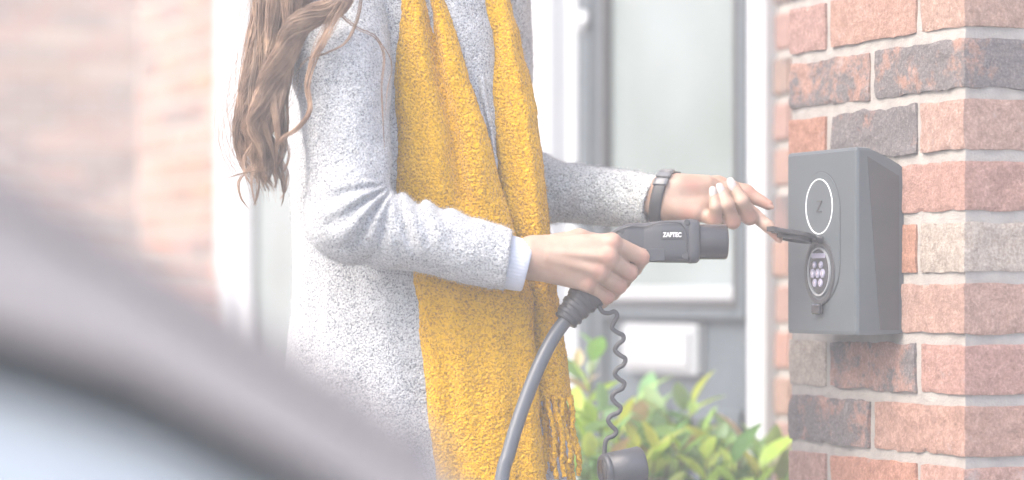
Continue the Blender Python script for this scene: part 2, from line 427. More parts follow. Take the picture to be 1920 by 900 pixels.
# ---- bricks
def brick_mesh(L, H, D, seed, h=.0052, worn=.0022, name='brick'):
    """rounded box x0..L, y0..D (face at y=0), z0..H with a rough surface"""
    nx, ny, nz = max(3, int(L/h)), max(2, int(D/h/2.5)), max(3, int(H/h))
    V = {}; P = []; Fc = []
    def vid(i, j, k):
        if (i, j, k) not in V: V[(i, j, k)] = len(P); P.append((i/nx, j/ny, k/nz))
        return V[(i, j, k)]
    for k in (0, nz):
        for i in range(nx):
            for j in range(ny):
                q = (vid(i,j,k), vid(i+1,j,k), vid(i+1,j+1,k), vid(i,j+1,k)); Fc.append(q if k else q[::-1])
    for j in (0, ny):
        for i in range(nx):
            for k in range(nz):
                q = (vid(i,j,k), vid(i+1,j,k), vid(i+1,j,k+1), vid(i,j,k+1)); Fc.append(q[::-1] if j else q)
    for i in (0, nx):
        for j in range(ny):
            for k in range(nz):
                q = (vid(i,j,k), vid(i,j+1,k), vid(i,j+1,k+1), vid(i,j,k+1)); Fc.append(q if i else q[::-1])
    P = np.array(P)*np.array((L, D, H)); S = np.array((L, D, H)); c = S/2
    r = .0020
    q = np.clip(P, r, S-r); d = P - q; ln = np.linalg.norm(d, axis=1)
    cornerish = (np.abs(d) > 1e-9).sum(1) >= 2
    P = np.where((ln > 1e-9)[:, None], q + d/(ln[:, None]+1e-12)*r, P)
    s = P + seed*1.7
    n1 = np.stack([fbm(s+a*9.1, .028, seed+a*5, 3) for a in range(3)], 1)*worn
    edge = np.clip(1 - (np.minimum(P, S-P).__abs__() + 0).min(1)/.006, 0, 1)
    n1 += np.stack([vnoise(s+3+a, .009, seed+a*11) for a in range(3)], 1)*worn*.45
    # wavy arris: the brick's edges wander in and out
    wav = fbm(s*np.array((1, 1, .3)), .035, seed+77, 3)
    P = P + n1
    P[:, 2] += (P[:, 2]-c[2])/c[2]*wav*.0013
    chip = np.clip(vnoise(s, .016, seed+31)-.45, 0, 1)*cornerish*.005
    P = P + (c-P)/np.linalg.norm(c-P, axis=1)[:, None]*chip[:, None]
    return P, Fc

def low_brick(L, H, D, seed):
    """cheap worn brick, 44 triangles"""
    b = MB(); b.box(0, L, 0, D, 0, H, .004)
    V = np.array(b.V); V += rng.uniform(-.0015, .0015, V.shape); return V, b.F

PINK = (.375, .225, .18); ORANGE = (.385, .20, .142); ROSE = (.345, .215, .18); BROWN = (.29, .20, .165); CREAM = (.36, .31, .265); GREY = (.28, .235, .21); PALE = (.37, .24, .195)
def bcol(c, burn=0.0, jit=.06):
    k = 1 + random.uniform(-jit, jit)
    return (c[0]*k, c[1]*k*(1+random.uniform(-jit, jit)*.5), c[2]*k*(1+random.uniform(-jit, jit)*.6), 1.0 - burn*.62)

# ------------------------------------------------------------------ the brick pier that carries the charger
CX, CY = 0.5502, 3.46                                  # its near corner
PIER_L = .4543; ST = .2203; HD = .1043; JO = .0137
pier = empty('brick_pier', (CX, CY, 0), RZ)
props(pier, 'red and burnt dark brick pier carrying the wall charger', 'brick pier')
# local x: 0 at near corner, negative away along the left face; y: 0 face, positive into the wall
PD = .92
mb_n = 26
Vm = []; 
core = MB(); core.box(-PIER_L+.005, -.0055, .0055, PD, -.02, 2.6)
def grid_core():
    # mortar body: two visible faces finely divided with a rough struck surface
    V = []; Fc = []
    def sheet(o, a, b, na, nb, nrm, seed):
        base = len(V)
        ii, jj = np.meshgrid(np.arange(na+1)/na, np.arange(nb+1)/nb, indexing='ij')
        P = np.array(o) + ii[..., None]*np.array(a) + jj[..., None]*np.array(b)
        d = fbm(P+seed, .02, seed, 3)*.0007 + fbm(P+seed, .12, seed+5, 2)*.0008
        edge = np.minimum(np.minimum(ii, 1-ii)*na, 1)*np.minimum(np.minimum(jj, 1-jj)*nb, 1)
        P = P + (d*edge)[..., None]*np.array(nrm)
        V.extend(P.reshape(-1, 3))
        for i in range(na):
            for j in range(nb): Fc.append((base+i*(nb+1)+j, base+(i+1)*(nb+1)+j, base+(i+1)*(nb+1)+j+1, base+i*(nb+1)+j+1))
    r = .0038
    sheet((-PIER_L+r, r, .45), (PIER_L-2*r, 0, 0), (0, 0, 1.15), 110, 290, (0, -1, 0), 3)
    sheet((-r, r, .45), (0, PD-2*r, 0), (0, 0, 1.15), 160, 290, (1, 0, 0), 8)
    c = MB(); c.box(-PIER_L+r, -r, r, PD-r, -.02, .45); c.box(-PIER_L+r, -r, r, PD-r, 1.6, 2.6)
    c.box(-PIER_L+r, -r-.012, r+.012, PD-r, .45, 1.6)
    b0 = len(V); V.extend(c.V); Fc.extend([tuple(i+b0 for i in f) for f in c.F])
    obj('mortar', V, Fc, M['mortar'], pier, smooth=False, world=False)
grid_core()
# rows counted from the datum; colours of the rows the photograph shows, top row first
spec = {  # row: left-face bricks from far to near as (colour, burn); last one is the corner brick
    18: [(ROSE, .0), (PINK, .0), (PALE, .0)],
    17: [(PINK, .93), (PINK, 1.05)],
    16: [(ORANGE, .0), (PINK, 1.15), (PALE, .0)],
    15: [(PINK, .4), (PINK, .0)],
    14: [(PINK, .0), (ORANGE, .0), (CREAM, .0)],
    13: [(PINK, .3), (PALE, .0)],
    12: [(CREAM, .0), (PINK, .95), (PINK, .0)],
    11: [(PINK, 1.05), (PINK, .0)],
    10: [(ROSE, .0), (ORANGE, .0), (PINK, .0)],
    9: [(ORANGE, .0), (PINK, .8)],
}
def place_brick(name, V, Fc, x, y, z, rz, colr, parent):
    o = bpy.data.objects.new(name, mesh(name, V, Fc, M['brick'], False)); o.location = (x, y, z); o.rotation_euler = (0, 0, rz); o.color = colr
    return link(o, parent)
seedc = 0
for row in range(0, 34):
    z = Z0 + row*CH + JO/2; hB = CH - JO
    fine = 8 <= row <= 19
    if row % 2 == 0: seg = [(-PIER_L, HD-.001), (-PIER_L+HD+JO, ST), (-HD, HD)]      # half, stretcher, corner header face
    else: seg = [(-PIER_L, ST), (-ST, ST)]
    sp = spec.get(row)
    for i, (x0, L) in enumerate(seg):
        seedc += 1
        cc, bu = sp[i] if sp else (random.choice([PINK, ORANGE, ROSE, BROWN]), random.choice([0, 0, 0, .6, 1.0]))
        corner = i == len(seg)-1
        depth = (ST if row % 2 == 0 else HD) if corner or i == 0 else HD
        V, Fc = brick_mesh(L, hB, depth, seedc, worn=.0020 if bu > .5 else .0011) if fine else low_brick(L, hB, depth, seedc)
        place_brick('brick', np.array(V), Fc, x0, random.uniform(-.001, .0008), z, 0, bcol(cc, bu, .04), pier)
    # right-hand return face: continue behind the corner brick
    y = (ST if row % 2 == 0 else HD) + JO
    while y < PD - .05:
        seedc += 1; L = min(ST, PD - y)
        V, Fc = low_brick(L, hB, HD, seedc)
        place_brick('brick', np.array(V), Fc, random.uniform(-.0008, .0012), y, z, math.pi/2, bcol(random.choice([ROSE, BROWN, GREY, PINK]), random.choice([0, 0, .5])), pier)
        y += L + JO
    # far return (seen from a step aside)
    y = HD + JO + (HD if row % 2 == 0 else 0)
    while y < PD - .05:
        L = min(ST, PD - y); V, Fc = low_brick(L, hB, HD*.9, seedc)
        place_brick('brick', np.array(V), Fc, -PIER_L, y+L, z, -math.pi/2, bcol(random.choice([ROSE, BROWN, PINK]), random.choice([0, 0, .5])), pier)
        y += L + JO

# ------------------------------------------------------------------ house wall with the grey front door
house = empty('house_wall', (0.4318, 4.70, 0), RZ)
props(house, 'pink brick house wall around the grey front door', 'house wall')
# local x = -t (t runs away from the viewer)
def brick_field(parent, t0, t1, za, zb, cols, burnt=(0, 0, 0, 0, .5, .95)):
    meshes = [mesh('brick', *low_brick(.2147, CH-JO, .06, 0)[:2], M['brick'], False) for _ in range(5)]
    half = [mesh('brick', *low_brick(.1022, CH-JO, .06, 0)[:2], M['brick'], False) for _ in range(2)]
    r0 = int((za-Z0)/CH); r1 = int((zb-Z0)/CH)
    for row in range(r0, r1):
        t = t0; z = Z0+row*CH+JO/2
        if row % 2:
            o = bpy.data.objects.new('brick', random.choice(half)); o.location = (-(t+.1022), random.uniform(-.002, .002), z); o.color = bcol(random.choice(cols), random.choice(burnt)); link(o, parent); t += .1125
        while t + .16 < t1:
            L = .2147
            if t+L > t1: me = random.choice(half); L = .1022
            else: me = random.choice(meshes)
            o = bpy.data.objects.new('brick', me); o.location = (-(t+L), random.uniform(-.002, .002), z); o.color = bcol(random.choice(cols), random.choice(burnt)); link(o, parent); t += L+JO
        if t1 - t > .025:
            o = bpy.data.objects.new('brick', random.choice(meshes)); o.location = (-t1, random.uniform(-.002, .002), z); o.scale = ((t1-t)/.2147, 1, 1); o.color = bcol(random.choice(cols), random.choice(burnt)); link(o, parent)
    m = MB(); m.box(-t1, -t0, .006, .25, za-.02, zb+.02); m.obj('mortar', M['mortar'], parent)
WALLC = [PINK, ORANGE, ROSE, PALE, PALE]
brick_field(house, -.74, -.002, .2, 1.9, WALLC)
brick_field(house, 1.016, 2.10, .45, 1.75, WALLC)
brick_field(house, 3.135, 4.06, .25, 2.15, [PALE, (.29, .19, .15), PINK, ROSE, ORANGE])
m = MB()
for (a, b, z0, z1) in ((-.74, 0, -.02, .2), (1.016, 2.1, -.02, .45), (3.135, 4.06, -.02, .25), (-.74, 0, 1.9, 2.15), (1.016, 2.1, 1.75, 2.15), (-.74, 4.06, 2.15, 4.9)):
    m.box(-b, -a, .001, .25, z0 if z0 < 0 else z0+.021, z1)
m.obj('upper_brickwork', M['farbrick'], house)
m = MB(); m.box(-4.06, .74, .25, .4, -.02, 4.9); m.obj('backing', M['mortar'], house)

# front door
door = empty('front_door', (0.4318, 4.70, 0), RZ)
props(door, 'grey panelled front door with tall obscured glass and steel letter plate', 'door')
# white outer frame, right and left jambs, head
m = MB(); m.box(-.061, -.001, -.02, .07, 0, 2.14, .006); m.obj('door_frame', M['white_paint'], door, label='white right door jamb')
m = MB(); m.box(-1.013, -.905, -.02, .07, 0, 2.14, .006); m.box(-.905, -.864, .02, .07, 0, 2.14, .004); m.obj('door_frame', M['white_paint'], door, label='white left door jamb')
m = MB(); m.box(-1.013, -.001, -.021, .07, 2.141, 2.2, .005); m.obj('door_frame', M['white_paint'], door)
m = MB(); m.box(-.8635, -.0615, .035, .08, .02, 2.138); leaf_d = m.obj('door_leaf', M['door'], door)
# raised stiles and rails of the grey leaf
m = MB()
m.box(-.150, -.064, .022, .035, .03, 2.13, .004); m.obj('stile', M['door_dark'], door)
m = MB(); m.box(-.860, -.735, .022, .035, .03, 2.13, .004); m.obj('stile', M['door_dark'], door)
m = MB(); m.box(-.815, -.785, .012, .024, .03, 2.13, .004); m.obj('weather_strip', M['door'], door)
# glazing: cassette, gasket, pane
gx0, gx1, gz0, gz1 = -.705, -.165, .985, 2.02
def rect_frame(x0, x1, z0, z1, w, y0, y1, bev=.003):
    q = MB(); q.box(x0, x0+w, y0, y1, z0, z1, bev); q.box(x1-w, x1, y0, y1, z0, z1, bev)
    q.box(x0+w, x1-w, y0+.0007, y1, z0, z0+w, bev); q.box(x0+w, x1-w, y0+.0007, y1, z1-w, z1, bev); return q
fr = rect_frame(gx0-.03, gx1+.03, gz0-.03, gz1+.03, .032, .012, .035, .004).obj('glazing_frame', M['door'], door)
rect_frame(gx0-.012, gx1+.012, gz0-.012, gz1+.012, .014, .008, .03).obj('gasket', M['gasket'], fr)
m = MB(); m.box(gx0-.002, gx1+.002, .028, .034, gz0-.002, gz1+.002); m.obj('pane', M['glass'], fr)
m = MB(); m.box(gx0+.002, gx1-.002, .018, .028, gz0+.001, gz0+.028, .004); m.obj('glazing_bead', M['steel'], fr)
# letter plate
lp = MB(); lp.box(-.625, -.320, .012, .035, .855, .945, .004); lpo = lp.obj('letter_plate', M['steel'], door)
m = MB(); m.box(-.610, -.335, .004, .012, .868, .932, .002); m.obj('flap', M['steel'], lpo)
m = MB(); m.lathe((-.80, .012, 1.520), (0, -1, 0), [(0, .022), (.006, .022), (.010, .016), (.016, .014)], 24); m.obj('door_knob', M['steel'], door, smooth=True)
# lower moulded panels
for a, b in ((-.69, -.46), (-.40, -.17)):
    pf = rect_frame(a, b, .18, .80, .03, .018, .036, .006).obj('panel_moulding', M['door'], door)
    m = MB(); m.box(a+.05, b-.05, .02, .036, .23, .75, .012); m.obj('raised_panel', M['door'], pf)
m = MB(); m.box(-.87, -.05, -.06, .06, -.01, .02, .004); m.obj('threshold', M['steel'], door)

# white glazed side door further along the wall
sdoor = empty('side_door', (0.4318, 4.70, 0), RZ); props(sdoor, 'white glazed door further along the wall behind the hair', 'door')
m = MB(); m.box(-3.130, -3.03, -.03, .07, 0, 2.14, .006); m.obj('door_frame', M['white_paint'], sdoor)
m = MB(); m.box(-2.16, -2.104, -.03, .07, 0, 2.14, .006); m.obj('door_frame', M['white_paint'], sdoor)
m = MB(); m.box(-3.03, -2.16, -.028, .07, 2.06, 2.14, .006); m.obj('door_frame', M['white_paint'], sdoor)
m = MB(); m.box(-3.025, -2.915, -.012, .05, .02, 2.055, .005); m.obj('stile', M['white_paint'], sdoor)
m = MB(); m.box(-2.28, -2.165, -.012, .05, .02, 2.055, .005); m.obj('stile', M['white_paint'], sdoor)
m = MB(); m.box(-2.915, -2.28, -.011, .05, .02, .40, .005); m.obj('bottom_rail', M['white_paint'], sdoor)
m = MB(); m.box(-2.915, -2.28, -.011, .05, 1.94, 2.055, .005); m.obj('top_rail', M['white_paint'], sdoor)
m = MB(); m.box(-2.914, -2.281, .015, .03, .401, 1.939); m.obj('pane', M['glass'], sdoor)
rect_frame(-2.916, -2.279, .399, 1.941, .012, .002, .016, .002).obj('gasket', M['gasket'], sdoor)

# neighbouring house flank
nb = empty('neighbour_wall', (-1.639, 12.4, 0), math.atan2(EX, -EY) + 0.0)
nb.rotation_euler = (0, 0, math.atan2(0.3814, 0.9244))
props(nb, 'tan brick flank of the neighbouring house at far left', 'house wall')
TAN = [(.30, .16, .10), (.20, .105, .07), (.42, .28, .205), (.32, .15, .095), (.25, .155, .11), (.40, .22, .15)]
brick_field(nb, -.45, 2.3, .6, 2.75, TAN, burnt=(0, 0, 0, 0, .3))
m = MB(); m.box(-7, .45, .26, .5, -.02, 5.5); m.box(-7, -2.3, .001, .26, -.02, 5.5); m.box(-2.3, .45, .002, .26, -.02, .57); m.box(-2.3, .45, .002, .26, 2.775, 5.5); m.obj('upper_brickwork', M['farbrick'], nb)

# ------------------------------------------------------------------ the charger
# local x 0 (far edge) .. .185 (near edge), y 0 front .. positive to wall, z 0 bottom
CW, CHH, CDP = .185, .2366, .0655
fx = 0.4323 + EX*CW; fy = 3.574 + EY*CW
chg = empty('wall_charger', (fx, fy, .9477), RZ)
props(chg, 'dark grey wall box charger with white ring and open socket on the brick pier', 'charger')
def charger_case():
    # side profile in (y, z): front flush, top slopes towards the wall
    r = .0045
    prof = [(r*.3, .0), (.0, r), (.0, CHH-r), (r*.3, CHH-r*.3), (r, CHH), (.018, CHH-.0006), (.030, CHH-.006), (.050, CHH-.015), (CDP-.004, CHH-.021), (CDP+.003, CHH-.026), (CDP+.003, .004), (CDP-.002, .0015), (.03, .0)]
    V = []; Fc = []; n = len(prof)
    xs = [(0, r), (r*.3, r*.3), (r, 0), (CW-r, 0), (CW-r*.3, r*.3), (CW, r)]
    for x, ins in xs:
        for (y, z) in prof:
            cy, cz = CDP/2, CHH/2
            V.append((x, y + (ins if y < .006 else 0), min(max(z, ins), (CHH-ins) if z > CHH-.002 else z)))
    for i in range(len(xs)-1):
        for k in range(n): Fc.append((i*n+k, (i+1)*n+k, (i+1)*n+(k+1)%n, i*n+(k+1)%n))
    Fc.append(tuple(range(n-1, -1, -1))[::-1]); Fc.append(tuple(range((len(xs)-1)*n, len(xs)*n))[::-1])
    return V, Fc
V, Fc = charger_case()
case = obj('case', V, Fc, M['plastic'], chg, False, False)
import bmesh
bm = bmesh.new(); bm.from_mesh(case.data); bmesh.ops.recalc_face_normals(bm, faces=bm.faces); bm.to_mesh(case.data); bm.free()
# side shell: a slightly proud wedge panel on the near side
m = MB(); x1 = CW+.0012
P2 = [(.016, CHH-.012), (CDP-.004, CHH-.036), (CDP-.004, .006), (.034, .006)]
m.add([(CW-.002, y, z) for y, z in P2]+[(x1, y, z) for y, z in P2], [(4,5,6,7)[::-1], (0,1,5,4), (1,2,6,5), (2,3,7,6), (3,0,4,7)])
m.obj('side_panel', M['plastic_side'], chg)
for zq in (.075, .135, .190):
    m = MB(); m.box(CW+.0008, CW+.0018, .030, CDP-.004, zq, zq+.0007); m.obj('side_seam', M['plastic_dark'], chg)
# stadium outline groove and recessed plate
cxx = .0930; SR = .052; zc0, zc1 = .040+SR, CHH-.028-SR
def stadium(r, n=40, zlo=zc0, zhi=zc1, cx=cxx):
    pts = []
    for k in range(n+1): a = math.pi*k/n; pts.append((cx+r*math.cos(a), zhi+r*math.sin(a)))
    for k in range(n+1): a = math.pi+math.pi*k/n; pts.append((cx+r*math.cos(a), zlo+r*math.sin(a)))
    return pts
def ringstrip(p0, p1, y0, y1):
    n = len(p0); V = [(x, y0, z) for x, z in p0]+[(x, y1, z) for x, z in p1]
    return V, [(k, (k+1)%n, n+(k+1)%n, n+k) for k in range(n)]
m = MB(); V, Fc = ringstrip(stadium(SR+.0006), stadium(SR-.0004), -.0003, -.0003); m.add(V, Fc)
V, Fc = ringstrip(stadium(SR-.0004), stadium(SR-.0012), -.0003, -.0012); 
m.obj('groove', M['gasket'], chg)
m = MB(); p = stadium(SR-.0006); V = [(x, -.0011, z) for x, z in p]; m.add(V, [tuple(range(len(V)))[::-1]]); V, Fc = ringstrip(stadium(SR-.0006), stadium(SR-.0002), -.0011, .0); m.add(V, Fc)
plate = m.obj('front_plate', M['plastic'], chg)
# status ring and Z emblem
zr = .1640
def disc_ring(cx, cz, r0, r1, y, n=64):
    V = []; Fc = []
    for k in range(n):
        a = 2*math.pi*k/n; V += [(cx+r0*math.cos(a), y, cz+r0*math.sin(a)), (cx+r1*math.cos(a), y, cz+r1*math.sin(a))]
    for k in range(n): Fc.append((2*k, 2*((k+1)%n), 2*((k+1)%n)+1, 2*k+1))
    return V, Fc
m = MB(); V, Fc = disc_ring(cxx-.002, zr, .0347, .0357, -.0019); m.add(V, Fc); V2, F2 = disc_ring(cxx-.002, zr, .0356, .0356, -.0019); 
for r in (.0347, .0357):
    n = 64; V = [(cxx-.002+r*math.cos(2*math.pi*k/n), y, zr+r*math.sin(2*math.pi*k/n)) for y in (-.0019, -.0008) for k in range(n)]
    m.add(V, [(k, (k+1)%n, n+(k+1)%n, n+k) for k in range(n)])
m.obj('light_ring', M['ring'], chg)
m = MB(); s = .0075; x0 = cxx-.002; t = .0017
for quad in ([(-s*.8, s), (s, s), (s, s-t), (-s*.8, s-t)], [(s-.0004, s-t), (-s*.9+.003, -s+t), (-s*.9, -s+t), (s-.0034, s-t)], [(-s*.9, -s+t), (s*.8, -s+t), (s*.8, -s), (-s*.9, -s)]):
    V = [(x0+a, -.0021, zr+b) for a, b in quad]+[(x0+a, -.001, zr+b) for a, b in quad]
    m.add(V, [(0,1,2,3), (0,4,5,1), (1,5,6,2), (2,6,7,3), (3,7,4,0)])
m.obj('emblem', M['plastic_dark'], chg)
# socket below the ring
zs = .0800; sx = cxx-.001
sock = MB(); sock.lathe((sx, 0, zs), (0, -1, 0), [(-.0005, .0415), (.0045, .0405), (.0055, .039), (.0055, .0345), (.004, .0335), (-.002, .0335)], 48, cap=False)
socko = sock.obj('socket', M['plastic_dark'], chg, smooth=False); socko.scale = (1, .5, 1.06); socko.location = (0, 0, -zs*.06)
m = MB(); m.lathe((sx, -.0014, zs), (0, -1, 0), [(0, .034), (.0006, .034)], 40); m.obj('socket_floor', M['gloss_dark'], socko)
m = MB(); V, Fc = disc_ring(sx, zs, .0275, .0295, -.0065); m.add(V, Fc); m.lathe((sx, 0, zs), (0, -1, 0), [(.002, .0295), (.0065, .0295)], 48, cap=False); m.lathe((sx, 0, zs), (0, -1, 0), [(.0065, .0275), (.002, .0275)], 48, cap=False); m.obj('socket_rim', M['steel'], socko)
m = MB(); m.lathe((sx+.001, -.002, zs), (0, -1, 0), [(0, .0265), (.0035, .026), (.0045, .024)], 40); m.obj('socket_insert', M['plastic_dark'], socko)
m = MB(); m.box(sx-.017, sx+.019, -.0085, -.006, zs+.0165, zs+.0225, .0008); m.obj('socket_bar', M['pin_face'], socko)  # pale bar above the pins
for dx, dz, r in ((-.0085, .0085, .0042), (.0085, .0085, .0042), (-.013, -.002, .0055), (0, -.002, .0055), (.013, -.002, .0055), (-.0075, -.0135, .005), (.0075, -.0135, .005)):
    m = MB(); m.lathe((sx+dx, -.0055, zs+dz), (0, -1, 0), [(0, r), (.004, r), (.005, r*.85)], 16); po = m.obj('pin_sleeve', M['pin_face'], socko, smooth=False)
    m = MB(); m.lathe((sx+dx, -.0104, zs+dz), (0, -1, 0), [(0, r*.5), (.0008, r*.45)], 12); m.obj('pin', M['contact'], po)
m = MB(); m.box(sx-.012, sx+.010, -.0075, -.001, zs-.0545, zs-.0415, .0015); m.obj('latch', M['gloss_dark'], chg)
# hinged lid, open, standing out from the face
hz = zs+.042
m = MB(); m.box(sx-.012, sx+.012, -.010, -.001, hz-.006, hz+.004, .002); m.obj('hinge', M['plastic_dark'], chg)
m = MB(); nseg = 40
ang = math.radians(10)
def lidpt(x, d, h): return (x, -.006 - d*math.cos(ang) + h*math.sin(ang)*0, hz + d*math.sin(ang) + h)
V = []; 
for lay, (rr, hh) in enumerate(((.028, -.0035), (.0295, -.002), (.0295, .0015), (.028, .003))):
    for k in range(nseg):
        a = 2*math.pi*k/nseg; V.append(lidpt(sx + rr*math.cos(a), .033 + rr*1.05*math.sin(a), hh))
Fc = [(l*nseg+k, l*nseg+(k+1)%nseg, (l+1)*nseg+(k+1)%nseg, (l+1)*nseg+k) for l in range(3) for k in range(nseg)]
Fc += [tuple(range(nseg-1, -1, -1)), tuple(range(3*nseg, 4*nseg))]
m.add(V, Fc); lid = m.obj('socket_lid', M['gloss_dark'], chg)
m = MB(); V = []
for hh, rr in ((-.0035, .0235), (-.0080, .0235), (-.0080, .0205), (-.0035, .0205)):
    for k in range(nseg):
        a = 2*math.pi*k/nseg; V.append(lidpt(sx + rr*math.cos(a), .033 + rr*math.sin(a), hh))
m.add(V, [(l*nseg+k, l*nseg+(k+1)%nseg, (l+1)*nseg+(k+1)%nseg, (l+1)*nseg+k) for l in range(3) for k in range(nseg)]); m.obj('lid_seal', M['gloss_dark'], lid)
m = MB(); V = [lidpt(sx+a, d, h) for h in (-.002, .004) for a, d in ((-.009, .058), (.009, .058), (.009, .068), (-.009, .068))]
m.add(V, [(0,3,2,1), (4,5,6,7), (0,1,5,4), (1,2,6,5), (2,3,7,6), (3,0,4,7)]); m.obj('lid_tab', M['plastic_dark'], lid)

# ------------------------------------------------------------------ the person
FOOT = np.array((-.12, 3.68, 0.0))
person = empty('person', tuple(FOOT)); props(person, 'person in grey boucle coat and mustard scarf holding a charging plug to the wall box', 'person')

# -- body: hands fine, rest coarse, one mesh
def right_hand(p):
    w0 = W(960, 486, 3.502); w1 = W(995, 483, 3.505)
    d = rc(p, w0, w1, .0215, .0205)
    mc = [((1000, 468, 3.507), (1146, 455, 3.500), .0175, .0115), ((1000, 478, 3.503), (1138, 483, 3.494), .0175, .0118),
          ((1000, 488, 3.504), (1122, 509, 3.497), .0175, .0115), ((1000, 498, 3.507), (1100, 530, 3.505), .017, .0110)]
    for a, b, ra, rb in mc: d = smin(d, rc(p, W(*a), W(*b), ra, rb), .011)
    # knuckle bumps
    for (u, v, y, r) in ((1149, 455, 3.4965, .0108), (1141, 484, 3.4905, .0108), (1125, 510, 3.494, .0102), (1104, 532, 3.502, .0095)):
        d = smin(d, np.sqrt(((p-W(u, v, y))**2).sum(-1))-r, .006)
    fing = [
        [(1146, 456, 3.501), (1203, 482, 3.520), (1190, 503, 3.545), (1168, 508, 3.560)],
        [(1138, 484, 3.496), (1180, 511, 3.518), (1168, 528, 3.543), (1146, 528, 3.560)],
        [(1122, 510, 3.499), (1160, 536, 3.520), (1148, 550, 3.543), (1128, 546, 3.560)],
        [(1101, 531, 3.507), (1138, 557, 3.524), (1128, 566, 3.543), (1110, 560, 3.556)]]
    rads = [(.0116, .0103, .0092, .0078), (.0115, .0104, .0094, .0080), (.0110, .0100, .0090, .0076), (.0100, .0088, .0080, .0068)]
    for f, r in zip(fing, rads): d = smin(d, chain(p, [W(*q) for q in f], r, .003), .0028)
    th = chain(p, [W(1025, 468, 3.520), W(1085, 452, 3.540), W(1135, 458, 3.556), W(1165, 470, 3.562)], (.018, .0145, .0115, .009), .006)
    d = smin(d, th, .008)
    # tendons
    for a, b in (((1030, 474, 3.4865), (1130, 480, 3.4835)), ((1030, 484, 3.487), (1112, 506, 3.4865))):
        d = smin(d, rc(p, W(*a), W(*b), .0020, .0032), .008)
    return d
def left_hand(p):
    d = smin(rc(p, W(1195, 366, 3.690), W(1246, 358, 3.672), .013, .0180), rc(p, W(1195, 380, 3.688), W(1246, 384, 3.670), .013, .0180), .014)
    for a, b, ra, rb in [((1252, 352, 3.672), (1368, 360, 3.674), .0185, .0125), ((1252, 362, 3.670), (1352, 379, 3.668), .0185, .013),
                         ((1252, 376, 3.668), (1331, 392, 3.661), .018, .0125), ((1254, 387, 3.666), (1308, 396, 3.656), .0175, .0135)]:
        d = smin(d, rc(p, W(*a), W(*b), ra, rb), .010)
    d = smin(d, rc(p, W(1276, 352, 3.664), W(1325, 347, 3.668), .0165, .0125), .010)     # ball of the thumb
    d = smin(d, rc(p, W(1272, 392, 3.657), W(1300, 400, 3.653), .012, .011), .010)       # heel of the hand
    fing = [
        [(1308, 396, 3.658), (1340, 413, 3.641), (1342, 388, 3.631), (1338, 363, 3.637)],
        [(1331, 392, 3.662), (1374, 415, 3.643), (1364, 385, 3.632), (1353, 357, 3.640)],
        [(1352, 380, 3.668), (1406, 407, 3.650), (1392, 377, 3.637), (1375, 348, 3.643)],
        [(1370, 366, 3.674), (1412, 402, 3.663), (1440, 424, 3.651), (1459, 445, 3.645)]]
    rads = [(.0108, .0088, .0080, .0062), (.0112, .0098, .0088, .0068), (.0115, .0101, .0091, .0070), (.0112, .0092, .0078, .0060)]
    for f, r in zip(fing, rads): d = smin(d, chain(p, [W(*q) for q in f], r, .003), .0022)
    th = chain(p, [W(1285, 350, 3.684), W(1345, 349, 3.692), W(1398, 362, 3.688), W(1440, 384, 3.680)], (.016, .013, .0108, .0068), .005)
    return smin(d, th, .006)
def rest(p):
    d = chain(p, [W(640, -20, 3.60), W(655, 415, 3.500), W(965, 486, 3.502)], (.045, .036, .022), .02)
    d = smin(d, chain(p, [W(900, -20, 3.82), W(930, 330, 3.84), W(1200, 373, 3.69)], (.045, .036, .022), .02), .01)
    tor = np.array((-.125, 3.70, 0))
    d = smin(d, chain(p, [tor+(.02, 0, .86), tor+(.01, 0, 1.05), tor+(0, 0, 1.25), tor+(.0, 0, 1.40), tor+(.02, -.01, 1.46)], (.115, .10, .11, .085, .052), .03), .03)
    d = smin(d, chain(p, [tor+(.02, -.01, 1.42), tor+(.04, -.015, 1.52)], (.052, .05), .02), .02)
    hc = tor+(.06, -.02, 1.60); d = smin(d, ell(p, hc, (.088, .074, .112)), .02)
    fdir = np.array((.93, -.36, 0))
    d = smin(d, rc(p, hc+fdir*.07+(0, 0, -.065), hc+fdir*.085+(0, 0, -.085), .034, .022), .03)      # jaw, chin
    d = smin(d, rc(p, hc+fdir*.083+(0, 0, .01), hc+fdir*.103+(0, 0, -.022), .008, .012), .008)       # nose
    for sgn in (-1, 1):
        ear = hc + np.array((.36, .93, 0))*sgn*.074 + (-.01, 0, -.01); d = smin(d, ell(p, ear, (.016, .008, .03)), .004)
        hip = tor + np.array((0, sgn*.060+.02, .80)); kn = tor + np.array((.02, sgn*.065+.02, .48)); an = tor + np.array((.0, sgn*.09, .09))
        d = smin(d, chain(p, [hip, kn, an], (.060, .05, .040), .03), .03)
        d = smin(d, rc(p, an, an+(.12, -.02, -.045), .04, .032), .02)
    return d
Vs = []; Qs = []; nb_ = 0
for fn, lo, hi, h in ((right_hand, W(945, 585, 3.47), W(1225, 420, 3.59), .0014), (left_hand, W(1185, 460, 3.61), W(1475, 310, 3.72), .0014),
                      (rest, (-.45, 3.40, .0), (.22, 3.97, 1.75), .009)):
    lo = np.minimum(lo, hi); hi2 = np.maximum(np.array(lo), np.array(hi))
    V, Q = sdf_mesh(fn, lo, hi2, h); 
    Vs.append(V); Qs.append(Q+nb_); nb_ += len(V)
body = obj('body', np.concatenate(Vs), np.concatenate(Qs), M['skin'], person)

